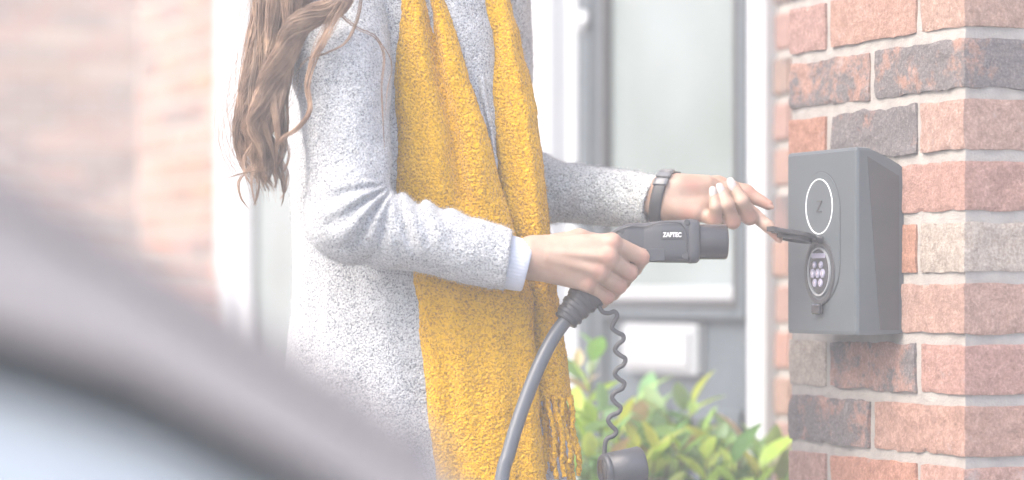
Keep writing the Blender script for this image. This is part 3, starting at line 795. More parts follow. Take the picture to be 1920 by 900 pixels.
# blood showing at knuckles, finger ends and the heel of the palm
hv = np.concatenate(Vs); fl = np.zeros(len(hv))
for (u, v, y, r) in ((1148, 452, 3.49, .010), (1140, 482, 3.484, .010), (1124, 508, 3.487, .010), (1104, 530, 3.495, .009), (1207, 484, 3.514, .011), (1184, 514, 3.512, .011), (1163, 540, 3.514, .010), (1140, 560, 3.518, .009),
                     (1440, 384, 3.672, .016), (1400, 362, 3.68, .012), (1458, 445, 3.64, .012), (1340, 412, 3.634, .009), (1374, 416, 3.636, .010), (1406, 408, 3.642, .010), (1300, 345, 3.648, .014), (1290, 400, 3.645, .013)):
    fl = np.maximum(fl, np.exp(-((hv - W(u, v, y))**2).sum(1)/(r*r)))
fa = body.data.attributes.new('flush', 'FLOAT', 'POINT'); fa.data.foreach_set('value', fl.astype(np.float32))
# nails
def nail(u, v, y, du, dv, ln, wd, mt, dy=0.0):
    a = np.array((du, dy, -dv)); a = a/np.linalg.norm(a); b = np.cross(a, (0, -1, 0)); b /= np.linalg.norm(b); nrm = np.cross(b, a)
    if nrm[1] > 0: nrm = -nrm
    c = W(u, v, y); V = []; Fc = []; n = 14; lay = ((0, 1.0), (.45, .8), (.85, .42))
    V.append(c + nrm*.0013)
    for t, (h, s) in enumerate(lay):
        for k in range(n):
            w = 2*math.pi*k/n; ca, sa = math.cos(w), math.sin(w)
            x = abs(ca)**.8*math.copysign(1, ca); z = abs(sa)**.8*math.copysign(1, sa)
            V.append(c + a*x*ln*s + b*z*wd*s + nrm*(.0013*h - .0012*(z*s)**2))
    for k in range(n): Fc.append((0, 1+2*n+k, 1+2*n+(k+1)%n))
    for t in range(2):
        for k in range(n): Fc.append((1+t*n+k, 1+t*n+(k+1)%n, 1+(t+1)*n+(k+1)%n, 1+(t+1)*n+k))
    obj('nail', V, Fc, mt, person)
nail(1337, 361, 3.6305, -.12, -1, .0082, .0050, M['nail'])
nail(1351, 355, 3.6328, -.30, -1, .0086, .0054, M['nail'])
nail(1372, 345, 3.6355, -.42, -1, .0090, .0056, M['nail'])
nail(1443, 386, 3.6745, 1, .5, .0065, .0035, M['nail_dark'])
nail(1461, 449, 3.6405, .6, .8, .0050, .0035, M['nail_dark'])

# face details, above the picture
hc = np.array((-.125+.06, 3.70-.02, 1.60)); fdir = np.array((.93, -.36, 0)); sdir = np.array((.36, .93, 0))
for sgn in (-1, 1):
    m = MB(); m.lathe(hc+fdir*.066+sdir*sgn*.031+np.array((0, 0, .012)), fdir, [(0, .013), (.008, .011), (.013, .006), (.0145, .001)], 16); e = m.obj('eye', M['eye'], person, True, True)
    m = MB(); m.lathe(hc+fdir*.078+sdir*sgn*.031+np.array((0, 0, .012)), fdir, [(0, .0055), (.003, .003)], 12)
    obj('iris', m.V, m.F, M['iris'], person, True, True)
m = MB(); m.lathe(hc+fdir*.088-sdir*.022+np.array((0, 0, -.05)), sdir, [(0, .001), (.01, .006), (.022, .008), (.034, .006), (.044, .001)], 12); m.obj('mouth', M['lip'], person, True, True)

# -- trousers and shoes below the picture
tor = np.array((-.125, 3.70, 0))
def trousers(p):
    d = None
    for sgn in (-1, 1):
        hip = tor + np.array((0, sgn*.060+.02, .80)); kn = tor + np.array((.02, sgn*.065+.02, .48)); an = tor + np.array((.0, sgn*.09, .11))
        e = chain(p, [hip, kn, an], (.072, .062, .050), .03); d = e if d is None else smin(d, e, .03)
    return np.maximum(d, .10 - p[..., 2])
V, Q = sdf_mesh(trousers, (-.30, 3.45, .08), (.08, 3.95, 1.02), .008); obj('trousers', V, Q, M['denim'], person)
for sgn in (-1, 1):
    an = tor + np.array((.0, sgn*.09, .09))
    def shoe(p): return np.maximum(smin(rc(p, an, an+np.array((.13, -.02, -.045)), .050, .040), rc(p, an+np.array((-.02, 0, -.05)), an+np.array((.13, -.02, -.055)), .042, .040), .02), .004 - p[..., 2])
    V, Q = sdf_mesh(shoe, an+np.array((-.1, -.1, -.09)), an+np.array((.22, .1, .07)), .006); obj('shoe', V, Q, M['leather'], person)

# -- coat body: rings from shoulder to hem
def interp(v, tab): return np.interp(v, [t[0] for t in tab], [t[1] for t in tab])
UL = [(-150, 660), (-110, 600), (-60, 572), (0, 560), (100, 548), (200, 540), (350, 538), (480, 543), (560, 541), (700, 528), (900, 512), (1250, 480)]
UR = [(-150, 880), (-110, 925), (-60, 935), (0, 945), (100, 972), (200, 992), (300, 1002), (400, 1016), (560, 1036), (700, 1050), (900, 1072), (1250, 1100)]
YC = [(-150, 3.70), (0, 3.705), (400, 3.715), (1250, 3.715)]
SY = [(-150, .06), (-110, .13), (-60, .155), (0, .155), (400, .140), (1250, .17)]
vs = np.arange(-150, 1250, 3.6); na = 420
aa = np.arange(na)*2*math.pi/na
VV = np.zeros((len(vs), na, 3))
for i, v in enumerate(vs):
    uL, uR, yc, sy = interp(v, UL), interp(v, UR), interp(v, YC), interp(v, SY)
    c = (uL+uR)/2; hw = (uR-uL)/2
    ca, sa = np.cos(aa), np.sin(aa); ex = .82
    x = np.sign(ca)*np.abs(ca)**ex; y = np.sign(sa)*np.abs(sa)**ex
    VV[i, :, 0] = (c + hw*x - 960)/F*3.70; VV[i, :, 1] = yc - sy*y; VV[i, :, 2] = CAM_H + (550 - v)/F*3.62
P = VV.reshape(-1, 3)
# vertical drape folds plus soft irregularity and the boucle nap
fold = fbm(P*np.array((1, 1, .22)), .075, 4, 2)*.010 + fbm(P, .05, 9, 2)*.0022 + vnoise(P, .0045, 3)*.0005
ctr = np.stack([np.full(len(P), -.12), np.full(len(P), 3.71), P[:, 2]], 1); dirn = P-ctr; dirn /= np.linalg.norm(dirn, axis=1)[:, None]+1e-9
P = P + dirn*fold[:, None]
ii, jj = np.meshgrid(np.arange(len(vs)-1), np.arange(na), indexing='ij'); j2 = (jj+1) % na
Q = np.stack([ii*na+jj, ii*na+j2, (ii+1)*na+j2, (ii+1)*na+jj], -1).reshape(-1, 4)
coat = obj('coat', P, Q, M['coat'], person)

# -- near sleeve with elbow folds
def up(p):
    Y = p[..., 1]; return 960 + p[..., 0]/Y*F, 550 - (p[..., 2]-CAM_H)/Y*F
A0, A1, A2, A3 = W(640, -90, 3.62), W(640, 120, 3.545), W(657, 412, 3.497), W(1000, 499, 3.502)
def sleeve_r(p):
    d = chain(p, [A0, A1, A2], (.070, .0575, .0495), .03)
    d = smin(d, rc(p, A2, A3, .0505, .0345), .016)
    u, v = up(p)
    # folds fanning from the crook of the elbow
    du, dv = u-742, v-338
    ang = np.arctan2(dv, -du); rr = np.hypot(du, dv)
    wgt = np.exp(-((rr-80)/62.)**2)*np.clip(rr/45, 0, 1)*np.clip((790-u)/60, 0, 1)*np.exp(-((ang-.72)/.62)**4)
    s1 = np.sin((ang + .0022*rr + .10*np.sin(rr/30.))*17.0 + .2); d = d + wgt*.0062*(.15 + np.abs(s1)**.7*np.sign(s1)*.9)
    w2 = np.clip((u-735)/25, 0, 1)*np.clip((905-u)/110, 0, 1)*np.clip((495-v-(u-735)*.1)/90, 0, 1)
    d = d + w2*.0038*np.sin((u-735 - (v-380)*.35)/(34 + (u-735)*.06)*2*math.pi)
    d = near(d, p, lambda q: fbm(q*np.array((1.5, 1, .8)), .055, 12, 3)*.0034 + vnoise(q, .005, 5)*.0005)
    ax = (A3-A2)/np.linalg.norm(A3-A2); cut = (p - W(953, 488, 3.502)) @ (ax*np.array((1, 1, .55)))
    hollow = .031 - np.linalg.norm(np.cross(p-A2, ax), axis=-1)
    return np.maximum(np.maximum(d, cut), np.where(cut > -.02, hollow, -1.0))
V, Q = sdf_mesh(sleeve_r, (W(520, 0, 3.6)[0], 3.40, .985), (W(985, 0, 3.5)[0], 3.70, 1.46), .0021)
obj('sleeve', V, Q, M['coat'], coat, label='near sleeve with gathered folds at the elbow')
# -- far sleeve
B0, B1, B2, B3 = W(900, -80, 3.80), W(925, 320, 3.84), W(1000, 356, 3.80), W(1260, 379, 3.672)
def sleeve_l(p):
    d = chain(p, [B0, B1, B2], (.066, .055, .047), .03); d = smin(d, rc(p, B2, B3, .0435, .0315), .02)
    d = near(d, p, lambda q: fbm(q*np.array((1.5, 1, .8)), .055, 22, 3)*.0036 + vnoise(q, .0065, 15)*.0010)
    ax = (B3-B2)/np.linalg.norm(B3-B2); cut = (p - W(1234, 374, 3.686)) @ (ax + np.array((0, 0, -.2)))
    hollow = .0275 - np.linalg.norm(np.cross(p-B2, ax), axis=-1)
    return np.maximum(np.maximum(d, cut), np.where(cut > -.02, hollow, -1.0))
V, Q = sdf_mesh(sleeve_l, (-.15, 3.60, 1.06), (.215, 3.93, 1.46), .0024)
obj('sleeve', V, Q, M['coat_far_lightened'], coat, label='far sleeve reaching to the wall box')
# -- ribbed cuff of the jumper
nr = 60; m = MB(); V = []; ks = 132
ax = (A3-A2)/np.linalg.norm(A3-A2); c0 = W(935, 487, 3.502); e1 = np.cross(ax, (0, 1, 0)); e1 /= np.linalg.norm(e1); e2 = np.cross(ax, e1)
prof = [(0, .0325), (.006, .033), (.028, .0318), (.0355, .0305), (.0372, .0285), (.0365, .0265), (.028, .0255), (0, .0255)]
for d, r in prof:
    for k in range(ks):
        w = 2*math.pi*k/ks; rr = r + (.00055*math.cos(44*w) if r > .03 else 0)
        V.append(c0 + ax*d*(1.0) + (e1*math.cos(w) + e2*math.sin(w)*.92)*rr + np.array((0, 0, -.25*0)))
obj('jumper_cuff', V, [(l*ks+k, l*ks+(k+1)%ks, (l+1)*ks+(k+1)%ks, (l+1)*ks+k) for l in range(len(prof)-1) for k in range(ks)], M['cuff'], person)

# -- scarf panels
def panel(tab, th, seed, folds, v0, v1, step=2.0, n=110, ysh=0.0, roll=.016):
    vs = np.arange(v0, v1, step); V = np.zeros((len(vs), 2*n, 3)); s = np.linspace(0, 1, n)
    for i, v in enumerate(vs):
        uL, uR, Y = (np.interp(v, tab[:, 0], tab[:, k]) for k in (1, 2, 3))
        wv = fbm(np.stack([np.full(1, v*.001), np.zeros(1), np.zeros(1)], 1), .05, seed, 2)[0]*5
        u = uL + (uR-uL)*s + wv*(s*0+1)*.5
        Yf = Y + roll*(np.abs(2*s-1)**4) + ysh
        for (c, wd, amp, va, vb) in folds:
            k = np.clip((v-va)/60, 0, 1)*np.clip((vb-v)/60, 0, 1); Yf = Yf + amp*k*np.exp(-((s-c)/wd)**2)
        p = np.stack([u, np.full(n, v), Yf], 1); nz = fbm(np.stack([u*.001, np.full(n, v*.00035), Yf*0], 1), .06, seed+3, 2)*.0045
        Yf = Yf + nz
        edge = np.sqrt(np.clip(1-np.abs(2*s-1)**10, 0, 1))
        X = (u-960)/F*3.55; Z = CAM_H+(550-v)/F*3.55
        V[i, :n] = np.stack([X, Yf - th/2*edge, np.full(n, Z)], 1); V[i, n:] = np.stack([X, Yf + th/2*edge, np.full(n, Z)], 1)[::-1]
    P = V.reshape(-1, 3); nap = vnoise(P, .0042, seed)*.0007 + vnoise(P, .0021, seed+1)*.0004
    P[:, 1] += nap; P[:, 0] += vnoise(P, .0045, seed+2)*.0006
    k = 2*n; m_ = len(vs)
    ii, jj = np.meshgrid(np.arange(m_-1), np.arange(k), indexing='ij'); j2 = (jj+1) % k
    Q = np.stack([ii*k+jj, ii*k+j2, (ii+1)*k+j2, (ii+1)*k+jj], -1).reshape(-1, 4)
    b = len(P)
    caps = np.array([[j, j+1, k-2-j, k-1-j] for j in range(n-1)]); Q = np.concatenate([Q, caps[:, ::-1], caps+(m_-1)*k])
    return P, Q
near_tab = np.array([(-120, 765, 830, 3.560), (-60, 748, 818, 3.548), (0, 742, 836, 3.545), (100, 741, 868, 3.545), (200, 741, 900, 3.547), (300, 742, 928, 3.552), (400, 745, 958, 3.558), (500, 757, 986, 3.560),
                 (560, 767, 998, 3.556), (700, 793, 1010, 3.552), (800, 805, 1016, 3.552), (900, 815, 1026, 3.552), (1100, 832, 1050, 3.555)], float)
far = np.array([(-120, 870, 925, 3.60), (-60, 878, 940, 3.592), (0, 885, 957, 3.59), (100, 904, 986, 3.588), (200, 917, 1006, 3.587), (300, 926, 1018, 3.587), (400, 940, 1031, 3.588), (500, 955, 1043, 3.588),
                (560, 962, 1050, 3.586), (700, 972, 1067, 3.584), (750, 976, 1072, 3.584)], float)
scarf = empty('scarf', (0, 0, 0)); scarf.parent = person; scarf.location = (0, 0, 0)
P, Q = panel(near_tab, .010, 41, [(.62, .08, .015, -60, 430), (.40, .10, -.007, -80, 420), (.22, .10, .006, 520, 1000), (.80, .10, .008, 560, 1100)], -120, 1050)
obj('near_end', P, Q, M['scarf'], scarf)
P, Q = panel(far, .010, 51, [(.3, .15, .006, 0, 700), (.75, .1, -.004, 0, 700)], -120, 756, n=80)
fe = obj('far_end', P, Q, M['scarf'], scarf)
# loop round the neck
a = np.linspace(0, 2*math.pi, 60, endpoint=False)
ring = np.stack([-.10+.085*np.cos(a), 3.675+.085*np.sin(a), 1.435+.02*np.cos(a)], 1); ring = np.concatenate([ring, ring[:1]])
V, Fc = tube(ring, .034, 18, .05); V = V + (fbm(V, .03, 3, 2)*.004)[:, None]; obj('neck_loop', V, Fc, M['scarf'], scarf)
# fringe strands hanging from the far end
for k in range(17):
    u = 984 + k*5.4 + random.uniform(-2, 2); v0 = 742 + random.uniform(-4, 6); v1 = 880 + random.uniform(-16, 22); y = 3.580 + random.uniform(-.006, .005)
    pts = [W(u + k*.0 + (j*(3.0) + 3.5*math.sin(j*1.3+k*2.1)), v0+(v1-v0)*j/6, y+random.uniform(-.002, .002)) for j in range(7)]
    C = catmull(pts, 42); tw = np.arange(42)
    V, Fc = tube(C, .0034*(1+.18*np.sin(tw*1.3+k)), 8); V = V + (vnoise(V, .003, k)*.0008)[:, None]
    obj('fringe', V, Fc, M['scarf'], scarf)
# small leaf-shaped tuft on the scarf
LV = []; LF = []; 
for i in range(9):
    t = i/8; w = .012*math.sin(math.pi*(t**.8))+.0003; c = W(997+30*t, 845-38*t, 3.534)
    d = np.array((.62, 0, .78)); LV += [c + d*-w + (0, .002, 0), c + (0, -.0035*math.sin(math.pi*t), 0), c + d*w + (0, .002, 0)]
for i in range(8):
    for j in range(2): LF.append((3*i+j, 3*i+j+1, 3*i+3+j+1, 3*i+3+j))
obj('tuft', LV, LF, M['scarf'], scarf)

# -- coat lapel between the two scarf ends
lap = np.array([(-100, 815, 872, 3.572), (0, 828, 880, 3.572), (100, 858, 902, 3.574), (200, 890, 920, 3.577), (300, 916, 932, 3.581), (330, 926, 934, 3.583)], float)
P, Q = panel(lap, .008, 61, [(.55, .12, .006, -60, 330)], -100, 330, n=30, roll=.004); obj('lapel', P, Q, M['coat'], coat)

# -- loose fibres standing off the wool
def fuzz(parent, srcs, n, mt, ln, seed, wd=.00014):
    r_ = np.random.default_rng(seed); VA = []; QA = []; b = 0
    for o in srcs:
        me = o.data; V = np.empty(len(me.vertices)*3); me.vertices.foreach_get('co', V); V = V.reshape(-1, 3)
        Nn = np.empty(len(me.vertices)*3); me.vertices.foreach_get('normal', Nn); Nn = Nn.reshape(-1, 3)
        k = n//len(srcs); ix = r_.integers(0, len(V), k); p = V[ix] + r_.normal(0, .0006, (k, 3)); nn = Nn[ix]
        t = r_.normal(size=(k, 3)); t -= (t*nn).sum(1)[:, None]*nn; t /= np.linalg.norm(t, axis=1)[:, None]; t2 = np.cross(nn, t)
        L = (ln*r_.uniform(.4, 1.3, k))[:, None]; w = t2*wd; sg = r_.choice([-1, 1], k)[:, None]
        a = p; m1 = p + nn*L*.40 + t*L*.35; m2 = p + nn*L*.55 + t*L*.75 + t2*L*.25*sg; e = p + nn*L*.35 + t*L*.95 + t2*L*.55*sg
        P = np.stack([a-w, a+w, m1-w, m1+w, m2-w, m2+w, e-w*.5, e+w*.5], 1).reshape(-1, 3); base = np.arange(k)[:, None]*8
        Q = np.concatenate([base+np.array([[0, 1, 3, 2]]), base+np.array([[2, 3, 5, 4]]), base+np.array([[4, 5, 7, 6]])])
        VA.append(P); QA.append(Q+b); b += len(P)
    o = obj('fuzz', np.concatenate(VA), np.concatenate(QA), mt, parent, True, False); o['kind'] = 'stuff'
bpy.context.view_layer.update()
fuzz(coat, [c for c in coat.children if c.name.startswith('sleeve')], 52000, M['coat'], .0042, 1)
fuzz(coat, [coat], 36000, M['coat'], .0042, 2)
fuzz(scarf, [c for c in scarf.children if 'end' in c.name], 52000, M['scarf'], .0040, 3)

# -- hair
hair = None
def hair_cap(p):
    hc = np.array((-.125+.055, 3.70-.018, 1.605)); d = ell(p, hc, (.102, .088, .124))
    fd = (p-hc) @ np.array((.93, -.36, 0)); d = np.maximum(d, -(.052 - fd + np.clip(p[..., 2]-hc[2]-.04, 0, 1)*.9)*-1 if False else np.where((p[..., 2] < hc[2]+.05), fd-.035, d))
    return smin(d, rc(p, hc+np.array((-.06, -.03, -.04)), W(560, -40, 3.56), .055, .05), .03) 
V, Q = sdf_mesh(hair_cap, (-.33, 3.45, 1.28), (.08, 3.82, 1.76), .007); hair = obj('hair', V, Q, M['hair'], person)
def lock(pts, rad, nst, sr=.00032, twist=1.2, wav=.05, seed=0, seg=46, flat=.7, name='lock'):
    r_ = np.random.default_rng(seed); pts = [np.array(p) for p in pts]
    C = catmull(pts, seg); R = np.interp(np.linspace(0, 1, seg), np.linspace(0, 1, len(rad)), rad)
    T, Nn, B = frames(C); VA = []; FA = []; b = 0; tt = np.linspace(0, 1, seg)
    for k in range(nst):
        a0 = r_.uniform(0, 2*math.pi); q = math.sqrt(r_.uniform(0, 1)); ph = r_.uniform(0, 6.28); fr = r_.uniform(2, 5); ln = r_.uniform(.86, 1.0)
        an = a0 + twist*tt*math.pi + .10*np.sin(tt*fr+ph)
        rr = R*q*(1+wav*np.sin(tt*fr*1.7+ph))
        Pk = C + (np.cos(an)*rr)[:, None]*Nn*flat + (np.sin(an)*rr)[:, None]*B
        m_ = max(8, int(seg*ln)); st = Pk[:m_]
        rad_k = sr*r_.uniform(.7, 1.5)*np.clip((1.02-np.linspace(0, 1, m_))*5, .25, 1)
        V, Fc = tube(st, rad_k, 4); VA.append(V); FA += [tuple(i+b for i in f) for f in Fc]; b += len(V)
    o = obj(name, np.concatenate(VA), FA, M['hair'], hair); k = r_.uniform(.62, 1.35); o.color = (k, k, k, 1)
def mass(guide, R, nsub, rs, nst, seed, wave=6.0, seg=50):
    """a thick fall of hair made of separate smooth sub-locks"""
    r_ = np.random.default_rng(seed); g = np.array(guide, float)
    for k in range(nsub):
        a = r_.uniform(0, 6.28); q = math.sqrt(r_.uniform(0, 1)); ph = r_.uniform(0, 6.28); tw = r_.uniform(.6, 1.4); f = r_.uniform(1.0, 1.7)
        pts = []
        n = 15; G = catmull(g, n); RR = np.interp(np.linspace(0, 1, n), np.linspace(0, 1, len(R)), R)
        cut = n if r_.random() < .6 else n-1
        for i in range(cut):
            t = i/(n-1); an = a + tw*t*2.4
            pts.append((G[i, 0] + RR[i]*q*math.cos(an)*1530 + wave*math.sin(t*6.28*f+ph)*min(1, t*2), G[i, 1] + r_.uniform(-3, 3), G[i, 2] + RR[i]*q*math.sin(an)*.8))
        lock([tuple(W(*p)) for p in pts], (rs*.9, rs, rs, rs*.95, rs*.8, rs*.45, rs*.08), nst, seed=seed*100+k, seg=seg, twist=r_.uniform(-1.5, 1.5))
# long back fall
mass([(640, -330, 3.63), (580, -190, 3.575), (522, -70, 3.52), (508, 40, 3.51), (502, 120, 3.505), (482, 200, 3.50), (470, 262, 3.50), (486, 315, 3.50), (508, 364, 3.50)], (.020, .024, .027, .025, .023, .026, .028, .019, .006), 18, .0060, 44, 1, wave=15)
mass([(660, -320, 3.61), (600, -190, 3.55), (548, -70, 3.50), (532, 30, 3.49), (522, 120, 3.485), (508, 190, 3.48), (500, 250, 3.48), (494, 300, 3.48), (510, 360, 3.485)], (.018, .020, .022, .020, .018, .020, .021, .015, .004), 12, .0058, 42, 2, wave=15)
# loose single hairs round the fall
for k, (du, R0) in enumerate(((0, .036), (-14, .030), (16, .030))):
    lock([tuple(W(*p)) for p in [(525+du, -60, 3.51), (508+du, 60, 3.505), (496+du, 140, 3.50), (476+du*1.2, 210, 3.495), (468+du, 268, 3.495), (486+du*.8, 325, 3.495), (500+du*.5, 385, 3.495)]], (R0*.8, R0*.9, R0, R0, R0*.95, R0*.8, R0*.5), 42, sr=.00019, twist=.8, wav=.35, seed=400+k, seg=54, name='loose_hair')
# twisted lock sweeping over the shoulder
tl = [(690, -300, 3.60), (672, -150, 3.52), (650, -40, 3.475), (632, 8, 3.466), (590, 28, 3.460), (554, 54, 3.458), (536, 98, 3.460), (512, 142, 3.464), (498, 188, 3.466), (484, 232, 3.468), (496, 280, 3.472), (498, 330, 3.475)]
for k in range(9):
    a = k*.7
    pts = [(u + 17*math.cos(a + i*.75)*(1 if i < 10 else .5), v + 13*math.sin(a + i*.75), y + .008*math.sin(a+i*.75+1.5)) for i, (u, v, y) in enumerate(tl)]
    lock([tuple(W(*p)) for p in pts], (.004, .005, .005, .0062, .007, .0068, .0058, .0064, .006, .005, .0035, .0007), 60, twist=1.6, seed=300+k, seg=64)
lock([tuple(W(*p)) for p in [(640, 0, 3.462), (612, 60, 3.458), (588, 110, 3.456), (576, 160, 3.456), (582, 205, 3.458), (560, 238, 3.46), (528, 262, 3.465), (512, 290, 3.47)]], (.009, .008, .005, .0038, .0036, .003, .0025, .0008), 40, twist=2.0, seed=5, seg=56)
lock([tuple(W(*p)) for p in [(680, -30, 3.462), (672, 30, 3.462), (650, 78, 3.460), (612, 100, 3.46), (575, 112, 3.462), (548, 150, 3.465)]], (.003, .0025, .002, .002, .002, .0006), 9, twist=1.5, seed=6)
lock([tuple(W(*p)) for p in [(630, 20, 3.465), (668, 52, 3.463), (704, 70, 3.466), (720, 105, 3.470), (716, 160, 3.468), (718, 230, 3.466), (722, 300, 3.47)]], (.0022, .002, .0018, .0014, .0014, .001, .0006), 6, twist=1.0, seed=7)
lock([tuple(W(*p)) for p in [(704, 70, 3.468), (728, 100, 3.478), (735, 130, 3.49), (726, 170, 3.482), (722, 230, 3.475)]], (.001, .0009, .0009, .0008, .0005), 3, twist=.5, seed=8)
for k in range(22):
    u0 = random.uniform(470, 530); v0 = random.uniform(225, 310); sg = random.choice((-1, 1)); du = random.uniform(8, 30)*sg
    lock([tuple(W(*p)) for p in [(u0, v0, 3.485), (u0+du, v0+30, 3.48), (u0+du*.8, v0+62, 3.48), (u0+du*.1, v0+84, 3.482)]], (.0028, .0024, .0016, .0003), 8, twist=1.2, seed=20+k, seg=26)
lock([tuple(W(*p)) for p in [(525, 295, 3.482), (505, 318, 3.478), (470, 322, 3.478), (445, 328, 3.48), (420, 336, 3.48)]], (.002, .0018, .0014, .001, .0003), 6, twist=1, seed=50, seg=30)
for k in range(7):
    lock([tuple(W(*p)) for p in [(505+k*3, -20, 3.52), (478-k, 110, 3.52), (455-k, 190, 3.52), (438+k*2, 240, 3.52), (446+k*3, 300, 3.52), (470+k*5, 345+k*3, 3.515)]], (.004, .004, .004, .003, .002, .0006), 6, twist=.8, seed=70+k)

# -- wrist band on the far wrist
wc = W(1243, 370, 3.674); axw = W(1300, 372, 3.662) - W(1200, 368, 3.686); axw /= np.linalg.norm(axw)
e1 = np.cross(axw, (0, 1, 0)); e1 /= np.linalg.norm(e1); e2 = np.cross(axw, e1)
if e1[2] < 0: e1 = -e1
if e2[1] < 0: e2 = -e2
def band(hw, r_out, th, a0, a1, n=48, sx=0.0, ra=.0330, rb=.0275):
    V = []; Fc = []
    full = abs(a1-a0) > 6.28; m_ = n if full else n+1
    for k in range(m_):
        w = a0+(a1-a0)*k/n; dr = np.array(e1*math.cos(w)*(ra+r_out) + e2*math.sin(w)*(rb+r_out)); di = np.array(e1*math.cos(w)*(ra+r_out-th) + e2*math.sin(w)*(rb+r_out-th))
        tilt = axw*(.006*math.cos(w)+sx)
        V += [wc+dr+tilt-axw*hw, wc+dr*1.015+tilt-axw*hw*.5, wc+dr*1.015+tilt+axw*hw*.5, wc+dr+tilt+axw*hw, wc+di+tilt+axw*hw, wc+di+tilt-axw*hw]
    for k in range(n):
        a = k*6; b = ((k+1) % m_)*6
        for j in range(6): Fc.append((a+j, a+(j+1)%6, b+(j+1)%6, b+j))
    if not full: Fc += [tuple(range(5, -1, -1)), tuple(range(n*6, n*6+6))]
    return V, Fc
wb = obj('wristband', *band(.0080, .0012, .0022, 0, 2*math.pi+1e-6), M['strap'], person)
for (c, hw) in ((-.25, .006), (-.62, .0088), (-1.0, .006)):
    V, Fc = band(.0092, .0035, .0030, c-.13, c+.13, 8); obj('keeper', V, Fc, M['strap_hi'], wb)
V, Fc = band(.0115, .0075, .007, .55, 1.75, 14); obj('tracker_case', V, Fc, M['gloss_dark'], wb)

# ------------------------------------------------------------------ charging plug with its cable, cord and cap
cpos = W(1240, 455, 3.54); plug = empty('charging_plug', tuple(cpos))
props(plug, 'dark grey charging plug with thick cable and capped wavy cord gripped in the hand', 'charging plug')
def loft_sec(secs, n=44, ex=.45, yc=3.540):
    V = []; Fc = []
    for (u, vt, vb, hd) in secs:
        c = W(u, (vt+vb)/2, yc); hz_ = (vb-vt)/2/F*yc
        for k in range(n):
            w = 2*math.pi*k/n; a, b = math.cos(w), math.sin(w)
            V.append(c + np.array((0, -hd*math.copysign(abs(a)**ex, a), hz_*math.copysign(abs(b)**ex, b))))
    for i in range(len(secs)-1):
        for k in range(n): Fc.append((i*n+k, (i+1)*n+k, (i+1)*n+(k+1)%n, i*n+(k+1)%n))
    Fc.append(tuple(range(n))); Fc.append(tuple(range((len(secs)-1)*n, len(secs)*n))[::-1])
    return V, Fc
secs = [(1138, 440, 458, .006), (1146, 434, 470, .012), (1160, 426, 480, .017), (1176, 419, 487, .020), (1190, 418, 490, .0195), (1206, 419, 491.5, .0195), (1222, 416, 492, .0225), (1240, 414, 492.5, .0245), (1290, 412, 493, .0250), (1294, 413, 492.5, .0247)]
tt = np.array(secs); us = np.concatenate([np.linspace(1138, 1294, 60)]); dense = [(u, *(np.interp(u, tt[:, 0], tt[:, k]) for k in (1, 2, 3))) for u in us]
V, Fc = loft_sec(dense); pbody = obj('plug_body', V, Fc, M['plug'], plug)
# moulded front half shell line, flange, nose
V, Fc = loft_sec([(1290, 411.5, 493.5, .0256), (1293, 410.5, 494.5, .0262), (1306, 412, 493, .0256), (1310, 416, 489, .0235)]); obj('flange', V, Fc, M['plug'], plug)
m = MB(); m.lathe(W(1308, 453.5, 3.540), (1, .04, 0), [(0, .0215), (.002, .0219), (.034, .0219), (.0362, .0212), (.037, .0190), (.030, .0185)], 48); obj('nose', m.V, m.F, M['gloss_dark'], plug)
# grip passing through the fist
V, Fc = tube(catmull([W(1185, 470, 3.540), W(1160, 487, 3.5365), W(1135, 515, 3.534), W(1112, 542, 3.533), W(1098, 557, 3.533)], 30), np.interp(np.linspace(0, 1, 30), [0, .3, 1], [.017, .0145, .0155]), 24); obj('grip', V, Fc, M['plug'], plug)
# trigger recess, screws, name plate
fyb = 3.540-.0245
def patch(u0, u1, v0, v1, y, mt, name, parent, r=.002, th=.0009):
    a = W(u0, v1, y); b = W(u1, v0, y); q = MB(); q.box(a[0], b[0], y, y+th+.003, a[2], b[2], r*.3); return obj(name, q.V, q.F, mt, parent, False)
bt = patch(1212, 1247, 466, 489, fyb-.0002, M['plug'], 'release_button', plug)
for (u, v) in ((1166, 433), (1288, 416), (1285, 481), (1224, 481)):
    y = 3.540 - np.interp(u, tt[:, 0], tt[:, 3]); m = MB(); m.lathe(W(u, v, y+.001), (0, -1, 0), [(0, .0036), (.0013, .0036), (.0015, .003)], 16); obj('screw_plug', m.V, m.F, M['plastic_dark'], plug, False)
npl = patch(1239, 1282, 432, 449.5, fyb-.0009, M['gasket'], 'name_plate', plug)
def lettering(txt, pos, size, rot, mt, parent, name='lettering', ext=.0002, wide=1.0):
    cu = bpy.data.curves.new(name, 'FONT'); cu.body = txt; cu.size = size; cu.extrude = ext; cu.align_x = 'CENTER'; cu.align_y = 'CENTER'; cu.offset = size*.03
    t = bpy.data.objects.new(name, cu); col.objects.link(t); bpy.context.view_layer.update()
    me = bpy.data.meshes.new_from_object(t.evaluated_get(bpy.context.evaluated_depsgraph_get())); bpy.data.objects.remove(t)
    Vv = np.array([v.co[:] for v in me.vertices]); Ff = [tuple(p.vertices) for p in me.polygons]
    Vv[:, 0] *= wide
    R = np.array(Matrix.Rotation(rot[2], 3, 'Z') @ Matrix.Rotation(rot[0], 3, 'X')); Vv = Vv @ R.T + np.array(pos)
    return obj(name, Vv, Ff, mt, parent, False)
lettering('ZAPTEC', W(1260.5, 440.5, fyb-.0012), .0078, (math.pi/2, 0, 0), M['white_mark'], npl, wide=.80)
